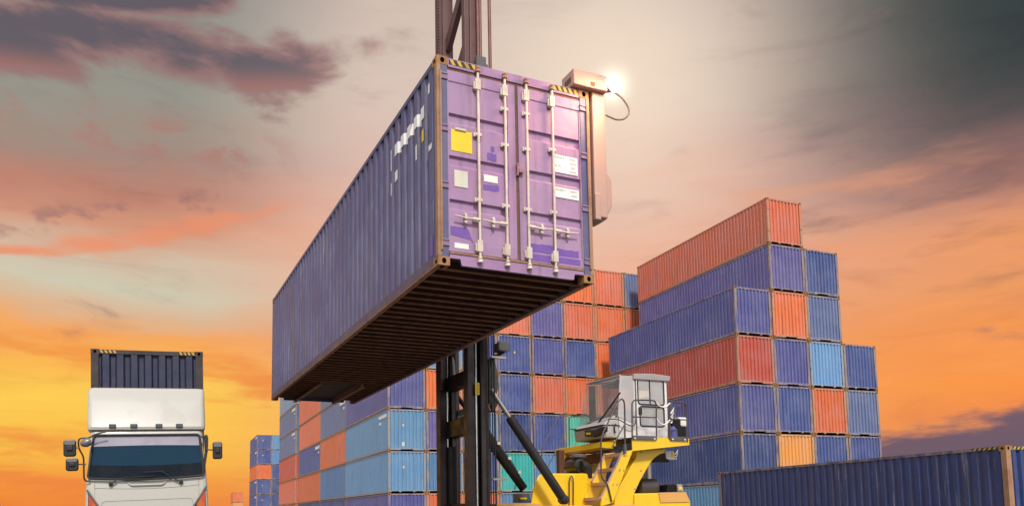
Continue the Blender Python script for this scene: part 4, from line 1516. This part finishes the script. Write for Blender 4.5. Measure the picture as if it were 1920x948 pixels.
# head/indicator lamps
for sx in (-1, 1):
    X = lambda px: sx * (277 - px - 3.5) / KX
    tri = [(165, 917), (187, 950), (187, 1000), (164, 1000)]
    P3 = [Vector((X(px), -.038, Z(py))) for px, py in tri]
    hl = T('headlamp', MB().prism(P3, (0, .05, 0)), TRIMB, bevel=.01)
    tri = [(166, 922), (182, 947), (184, 985), (166, 985)]
    part('amber_lens', MB().prism([Vector((X(px), -.046, Z(py))) for px, py in tri], (0, .0075, 0)), AMBER, hl, bevel=.003)
    tri = [(167, 925), (173, 935), (173, 940), (167, 945)]
    part('red_lens', MB().prism([Vector((X(px), -.049, Z(py))) for px, py in tri], (0, .0025, 0)), REDL, hl)
    rim = [Vector((X(px), -.05, Z(py))) for px, py in ((163, 914), (176, 934), (188, 951), (192, 970))]
    part('lamp_rim', MB().tube(rim, .017, 8), CHROME, hl, smooth=True)
# wipers
for pv, mid, tip in (((209, 905), (220, 897), (237, 893)), ((339, 905), (322, 896), (303, 884))):
    a, b, c = tp(*pv), tp(*mid), tp(*tip)
    yv = -.075
    m = MB().lathe((a.x, yv + .05, a.z), (a.x, yv - .01, a.z), [(0, .035), (.7, .038), (1, .02)], 12)
    m.beam((a.x, yv, a.z), (b.x, yv, b.z), .02, .026, (0, 1, 0)).beam((b.x, yv, b.z), (c.x, yv - .0, c.z), .014, .018, (0, 1, 0))
    wp = T('wiper', m, TRIMB)
    s = 1 if pv[0] < 277 else -1
    d0, d1 = tp(tip[0] - 18 * s if s > 0 else tip[0] - 36, 894.5 if s > 0 else 884.5), tp(tip[0] + 52 if s > 0 else tip[0] + 4, 891.5 if s > 0 else 883.5)
    part('blade', MB().beam((d0.x, yv + .0, d0.z), (d1.x, yv + .0, d1.z), .012, .016, (0, 1, 0)), TRIMB, wp)
# mirrors on the kerb side
def mirror(px0, px1, py0, py1, arm, name='mirror', y=-.10, tilt=0):
    a, b = tp(px0, py1), tp(px1, py0)
    w, h = b.x - a.x, b.z - a.z
    o = rrect(a.x, b.x, a.z, b.z, min(w, h) * .22, 4)
    m = MB().prism([(x, y, z_) for x, z_ in o], (0, .10, 0))
    mi = T(name, m, TRIMB, bevel=.02, smooth=True)
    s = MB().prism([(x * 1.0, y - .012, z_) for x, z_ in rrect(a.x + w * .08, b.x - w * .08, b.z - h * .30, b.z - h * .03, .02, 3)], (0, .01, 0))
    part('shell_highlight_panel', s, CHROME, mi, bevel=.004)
    s = MB().box(a.x + w * .25, b.x - w * .25, y - .035, y, a.z + h * .35, b.z - h * .35)
    part('mount', s, TRIMB, mi, bevel=.01)
    q = [tp(*p) for p in arm]
    part('arm', MB().tube([(v.x, -.06, v.z) for v in q], .013, 8), TRIMB, mi, smooth=True)
    return mi


mirror(126, 148, 823, 853, ((142, 837), (153, 837)))
mirror(130, 152, 856, 879, ((142, 867), (165, 867.5)))
mirror(401, 420, 830, 863, ((404, 845.5), (388, 844.5)))
lp = [tp(*p) for p in ((201, 808), (180, 813), (171, 820), (152, 819), (152, 838), (161, 853), (161.5, 897), (172, 899))]
ml = T('mirror_bracket', MB().tube(arc([(v.x, -.05, v.z) for v in lp], .08, 5), .015, 8), TRIMB, smooth=True)
a, b = tp(174, 825), tp(156, 832)
part('round_mirror', MB().lathe((a.x, -.06, a.z), (b.x, -.09, b.z), [(0, .03), (.12, .075), (.55, .085), (.9, .05), (1, .02)], 14), CHROME, ml, smooth=True)
pv = [(x / 1, y) for x, y in ((377, 818), (391, 815), (393, 822), (392, 845), (387, 873), (386, 888), (380, 891), (381, 870), (386, 850), (385, 824))]
T('mirror_bracket', MB().prism([(tp(*p).x, -.03, tp(*p).z) for p in pv], (0, .08, 0)), TRIMB, bevel=.008)
# chassis, wheels, load bed
T('bumper', MB().box(-hw0 - .02, hw0 + .02, -.10, .25, .35, .72), TRUCKW, bevel=.05)
T('chassis_rail', MB().box(-.45, .45, .3, 8.2, .62, .9), TRIMB)
T('load_bed', MB().box(-1.03, 1.03, 1.9, 8.1, 1.78, 1.90).box(-.9, .9, 2.0, 8.0, .9, 1.78), TRIMB)
for y in (1.0, 6.2, 7.3):
    for sx in (-1, 1):
        xa, xb = sorted((sx * 1.02, sx * .74))
        w = T('wheel', MB().lathe((xa, y, .48), (xb, y, .48), [(0, .28), (.03, .44), (.2, .48), (.8, .48), (.97, .44), (1, .28)], 24), RUB, smooth=True)
        part('rim', MB().lathe((xa - .005, y, .48), (xb + .005, y, .48), [(0, .2), (.1, .27), (.9, .27), (1, .2)], 18), CHROME, w, smooth=True)
# navy container on the truck
TW, TL, TH = 2.23, 6.06, 2.75
tcn = container(TW, TL, TH, 'sill', TCONT, TFRAME, TFRAME, end_n=7, jit=.003)
TZ = 2.215
tset(tcn)
off = Matrix.Rotation(-R(AZT), 4, 'Z') @ Matrix.Rotation(R(-1.9), 4, 'Y')
tcn.location = Vector(tcn.location) + (off @ Vector((0, 1.95 + TL / 2, TZ)))
tag(tcn, 'dark navy container with hazard stripes riding on the white truck', 'container')
hazard('hazard_strip', tcn, -TW / 2 + .165, -TW / 2 + .50, -TL / 2 + .006, TH - .088, TH - .02, 4, 1, 'x', -1)
hazard('hazard_strip', tcn, TW / 2 - .50, TW / 2 - .165, -TL / 2 + .006, TH - .088, TH - .02, 4, 1, 'x', -1)

# ================================================================ ground
gm, g, p = newmat('worn_yard_asphalt')
tcg = g.n('ShaderNodeTexCoord').outputs['Object']
c = g.mix(g.step(g.noise(tcg, .35, 6, .6), .35, .7), (.085, .080, .076), (.135, .125, .115))
c = g.mix(g.step(g.noise(tcg, 40, 3), .4, .7, 0, .4), c, (.10, .095, .09))
g.put(p.inputs['Base Color'], c)
p.inputs['Roughness'].default_value = .9
tag(part('ground', MB().quad((-2500, -2500, 0), (2500, -2500, 0), (2500, 2500, 0), (-2500, 2500, 0)), gm), kind='structure')

# ================================================================ sky
W_ = bpy.data.worlds.new('World')
SC.world = W_
W_.use_nodes = True
nt = W_.node_tree
nt.nodes.clear()
g = NG(nt)
tc = g.n('ShaderNodeTexCoord').outputs['Generated']
sx_ = g.n('ShaderNodeSeparateXYZ')
g.put(sx_.inputs[0], tc)
x, y, z = sx_.outputs
az = g.m('MULTIPLY', g.m('ARCTAN2', x, y), 57.29578)
el = g.m('MULTIPLY', g.m('ARCSINE', z), 57.29578)
ae = g.xyz(az, el)
warp = g.m('MULTIPLY', g.m('SUBTRACT', g.noise(g.vmap(ae, (.05, .16, 1)), 1, 4, .55), .5), 7.0)
elw = g.m('ADD', el, warp)
E = lambda d: max(0, min(1, (d + 2) / 44))
fr_ = g.m('DIVIDE', g.m('ADD', elw, 2.0), 44.0, clamp=True)
left = g.ramp(fr_, [(E(0), (238, 128, 58)), (E(2.5), (243, 150, 62)), (E(5), (251, 190, 74)), (E(7.5), (253, 205, 84)), (E(10), (250, 180, 84)), (E(11.8), (246, 168, 96)), (E(13.2), (222, 182, 146)),
                     (E(15.2), (208, 202, 178)), (E(17), (212, 192, 168)), (E(19), (213, 152, 124)), (E(21), (190, 132, 114)), (E(23.5), (166, 138, 126)), (E(26), (152, 150, 139)), (E(30), (146, 147, 138)), (E(36), (120, 122, 122))])
mid = g.ramp(fr_, [(E(0), (235, 140, 85)), (E(6), (245, 170, 100)), (E(12), (238, 165, 120)), (E(16), (238, 176, 146)), (E(21), (230, 186, 166)), (E(24), (220, 184, 170)), (E(28), (218, 196, 182)), (E(32), (212, 192, 180)), (E(38), (180, 168, 162))])
right = g.ramp(fr_, [(E(0), (120, 92, 108)), (E(5), (240, 140, 78)), (E(7), (250, 150, 72)), (E(10), (243, 148, 80)), (E(13.5), (238, 156, 98)), (E(16.5), (232, 155, 110)), (E(19), (206, 144, 120)), (E(21), (168, 122, 116)), (E(23.5), (128, 108, 108)), (E(27), (108, 104, 102)), (E(30), (88, 90, 88)), (E(36), (64, 70, 70))])
sky = g.mix(g.step(az, -24, -9), left, mid)
sky = g.mix(g.step(az, 9, 34), sky, right)
# teal dark upper corner
dk = g.m('MULTIPLY', g.step(az, 15, 38), g.step(elw, 16.5, 27))
sky = g.mix(g.m('MULTIPLY', dk, .85), sky, lin((42, 56, 58)))
# streaky high cloud on the other side of the glow
st_ = g.noise(g.vmap(ae, (.045, .22, 1), (0, 0, 0), (0, 0, R(14))), 1, 6, .58)
mk1 = g.m('MULTIPLY', g.m('MULTIPLY', g.step(az, 3, 16), g.step(el, 10, 16)), g.step(g.m('ADD', el, g.m('MULTIPLY', az, .35)), 36.5, 29))
sky = g.mix(g.m('MULTIPLY', g.step(st_, .48, .66, 0, .62), mk1), sky, lin((232, 158, 120)))
sky = g.mix(g.m('MULTIPLY', g.step(st_, .30, .47, .62, 0), mk1), sky, lin((96, 84, 92)))
# broken texture everywhere
tx = g.noise(g.vmap(ae, (.10, .42, 1), (5, 1, 3), (0, 0, R(7))), 1, 8, .66, .6)
sky = g.mix(g.step(tx, .52, .74, 0, .34), sky, g.mix(1.0, sky, (.66, .58, .62), 'MULTIPLY'))
sky = g.mix(g.step(tx, .46, .26, 0, .30), sky, g.mix(1.0, sky, (1.22, 1.16, 1.06), 'MULTIPLY'))
# soft wisps in the low sky
lw = g.noise(g.vmap(ae, (.075, .34, 1), (7, 2, 0)), 1, 6, .6, .4)
mkl = g.m('MULTIPLY', g.step(el, 13.5, 9), g.step(az, 10, -4))
sky = g.mix(g.m('MULTIPLY', g.step(lw, .50, .66, 0, .75), mkl), sky, lin((238, 132, 66)))
sky = g.mix(g.m('MULTIPLY', g.step(lw, .36, .24, 0, .6), mkl), sky, lin((255, 218, 110)))
mkr = g.m('MULTIPLY', g.step(el, 19, 13), g.step(az, 12, 20))
sky = g.mix(g.m('MULTIPLY', g.step(lw, .50, .68, 0, .5), mkr), sky, lin((255, 164, 92)))
# thin glowing cloud line with dusky puffs
line_el = g.m('ADD', g.m('MULTIPLY', g.m('ADD', az, 33.3), .245), 16.6)
dl_ = g.m('ABSOLUTE', g.m('SUBTRACT', elw, line_el))
ln_ = g.m('MULTIPLY', g.step(dl_, .75, .1), g.step(az, -13, -20))
sky = g.mix(g.m('MULTIPLY', ln_, g.step(g.noise(g.vmap(ae, (.12, .5, 1)), 1, 5), .35, .6, .3, .9)), sky, lin((236, 146, 108)))
pf_ = g.noise(g.vmap(ae, (.27, .55, 1), (3, 5, 0)), 1, 6, .6)
pm = g.m('MULTIPLY', g.step(g.m('ABSOLUTE', g.m('SUBTRACT', g.m('ADD', line_el, 1.2), el)), 1.5, .2), g.step(az, -17, -22))
sky = g.mix(g.m('MULTIPLY', g.step(pf_, .52, .66, 0, .6), pm), sky, lin((150, 112, 112)))
pm2 = g.m('MULTIPLY', g.step(g.m('ABSOLUTE', g.m('SUBTRACT', el, 24.2)), 1.8, .3), g.step(az, -14, -20))
sky = g.mix(g.m('MULTIPLY', g.step(pf_, .47, .60, 0, .6), pm2), sky, lin((178, 122, 114)))
# dusky cloud bank in the upper corner
cn = g.noise(g.vmap(ae, (.105, .24, 1), (1.3, .4, 0)), 1, 7, .55, .35)
spine = g.m('ADD', g.m('MULTIPLY', g.m('ADD', az, 34.0), .10), 28.2)
th = g.m('ABSOLUTE', g.m('SUBTRACT', el, spine))
band1 = g.m('MULTIPLY', g.step(th, 3.4, .3), g.step(az, -10.5, -17))
spine2 = g.m('ADD', g.m('MULTIPLY', g.m('ADD', az, 34.0), .12), 31.4)
th2 = g.m('ABSOLUTE', g.m('SUBTRACT', el, spine2))
band2 = g.m('MULTIPLY', g.step(th2, 2.6, .3), g.step(az, -15, -23))
dens = g.m('ADD', cn, g.m('MULTIPLY', g.m('MAXIMUM', band1, band2), .38))
cl_ = g.step(dens, .60, .78)
ccol = g.mix(g.step(g.m('SUBTRACT', el, spine), -2.2, -.2), lin((168, 112, 104)), lin((94, 84, 96)))
ccol = g.mix(g.step(dens, .72, .86), lin((150, 112, 112)), ccol)
sky = g.mix(g.m('MULTIPLY', cl_, .88), sky, ccol)
# purple bank low on the right
bt = g.m('ADD', g.m('ADD', g.m('MULTIPLY', g.m('SUBTRACT', az, 24.0),   .13), 4.2), g.m('MULTIPLY', g.m('SUBTRACT', g.noise(g.vmap(ae, (.16, .6, 1), (9, 9, 0)), 1, 6, .6), .5), 4.0))
bk = g.m('MULTIPLY', g.step(g.m('SUBTRACT', el, bt), .7, -.5), g.step(az, 17, 24))
sky = g.mix(g.m('MULTIPLY', bk, .93), sky, lin((99, 88, 107)))
# brightness of the sky round the veiled sun
gd = g.n('ShaderNodeVectorMath', operation='DOT_PRODUCT')
g.put(gd.inputs[0], tc)
gv = Vector((math.sin(R(8.0)) * math.cos(R(28.8)), math.cos(R(8.0)) * math.cos(R(28.8)), math.sin(R(28.8))))
gd.inputs[1].default_value = gv
ang = g.m('MULTIPLY', g.m('ARCCOSINE', gd.outputs['Value']), 57.29578)
sky = g.mix(g.m('POWER', 2.718, g.m('MULTIPLY', g.m('POWER', g.m('DIVIDE', ang, 7.5), 2.0), -1.0)), sky, g.mix(.72, sky, lin((252, 230, 206))))
sky = g.mix(g.m('POWER', 2.718, g.m('MULTIPLY', g.m('POWER', g.m('DIVIDE', ang, .85), 2.0), -1.0)), sky, (1.6, 1.45, 1.2))
# everything outside the picture: bright overcast behind the viewer
ns_ = g.n('ShaderNodeTexSky', sky_type='NISHITA')
ns_.sun_disc = False
ns_.sun_elevation = R(42)
ns_.sun_rotation = R(166)
nk = g.mix(1.0, ns_.outputs[0], (.1, .1, .1), 'MULTIPLY')
over = g.mix(.72, nk, g.mix(g.step(az, -150, -80, 0, 1), (1.25, 1.18, 1.15), (1.28, 1.20, 1.17)))
back = g.m('MAXIMUM', g.step(g.m('ABSOLUTE', az), 48, 95), g.step(el, 38, 62))
sky = g.mix(back, sky, over)
sky = g.mix(g.step(z, -.005, -.03), sky, (.06, .055, .05))
bg = g.n('ShaderNodeBackground')
g.put(bg.inputs[0], sky)
bg.inputs[1].default_value = 1.0
out = g.n('ShaderNodeOutputWorld')
g.put(out.inputs[0], bg.outputs[0])

# ================================================================ sun
sd = bpy.data.lights.new('sun', 'SUN')
sd.energy = 2.9
sd.angle = R(7)
sd.color = (1, .95, .89)
so = bpy.data.objects.new('sun', sd)
COL.objects.link(so)
d = Vector((math.sin(R(166)) * math.cos(R(42)), math.cos(R(166)) * math.cos(R(42)), math.sin(R(42))))
so.rotation_euler = d.to_track_quat('Z', 'Y').to_euler()
ld = bpy.data.lights.new('added_flare_light', 'SPOT')  # added warm spot that imitates the flare wash on the doors
ld.energy = 210
ld.color = (1, .60, .36)
ld.shadow_soft_size = .22
ld.spot_size, ld.spot_blend = R(125), 1.0
lo = bpy.data.objects.new('added_flare_light', ld)
COL.objects.link(lo)
lo.parent = lamp
lo.location = lc_ + Vector((-.05, -.42, .0))
lo.rotation_euler = Vector((.70, -.10, .72)).to_track_quat('Z', 'Y').to_euler()

vs = SC.view_settings
vs.view_transform = 'Standard'
vs.look = 'None'
vs.exposure = 0
vs.gamma = 1
vs.use_curve_mapping = False
SC.render.engine = 'CYCLES'
SC.cycles.max_bounces = 8
SC.cycles.transparent_max_bounces = 12
SC.cycles.use_denoising = True
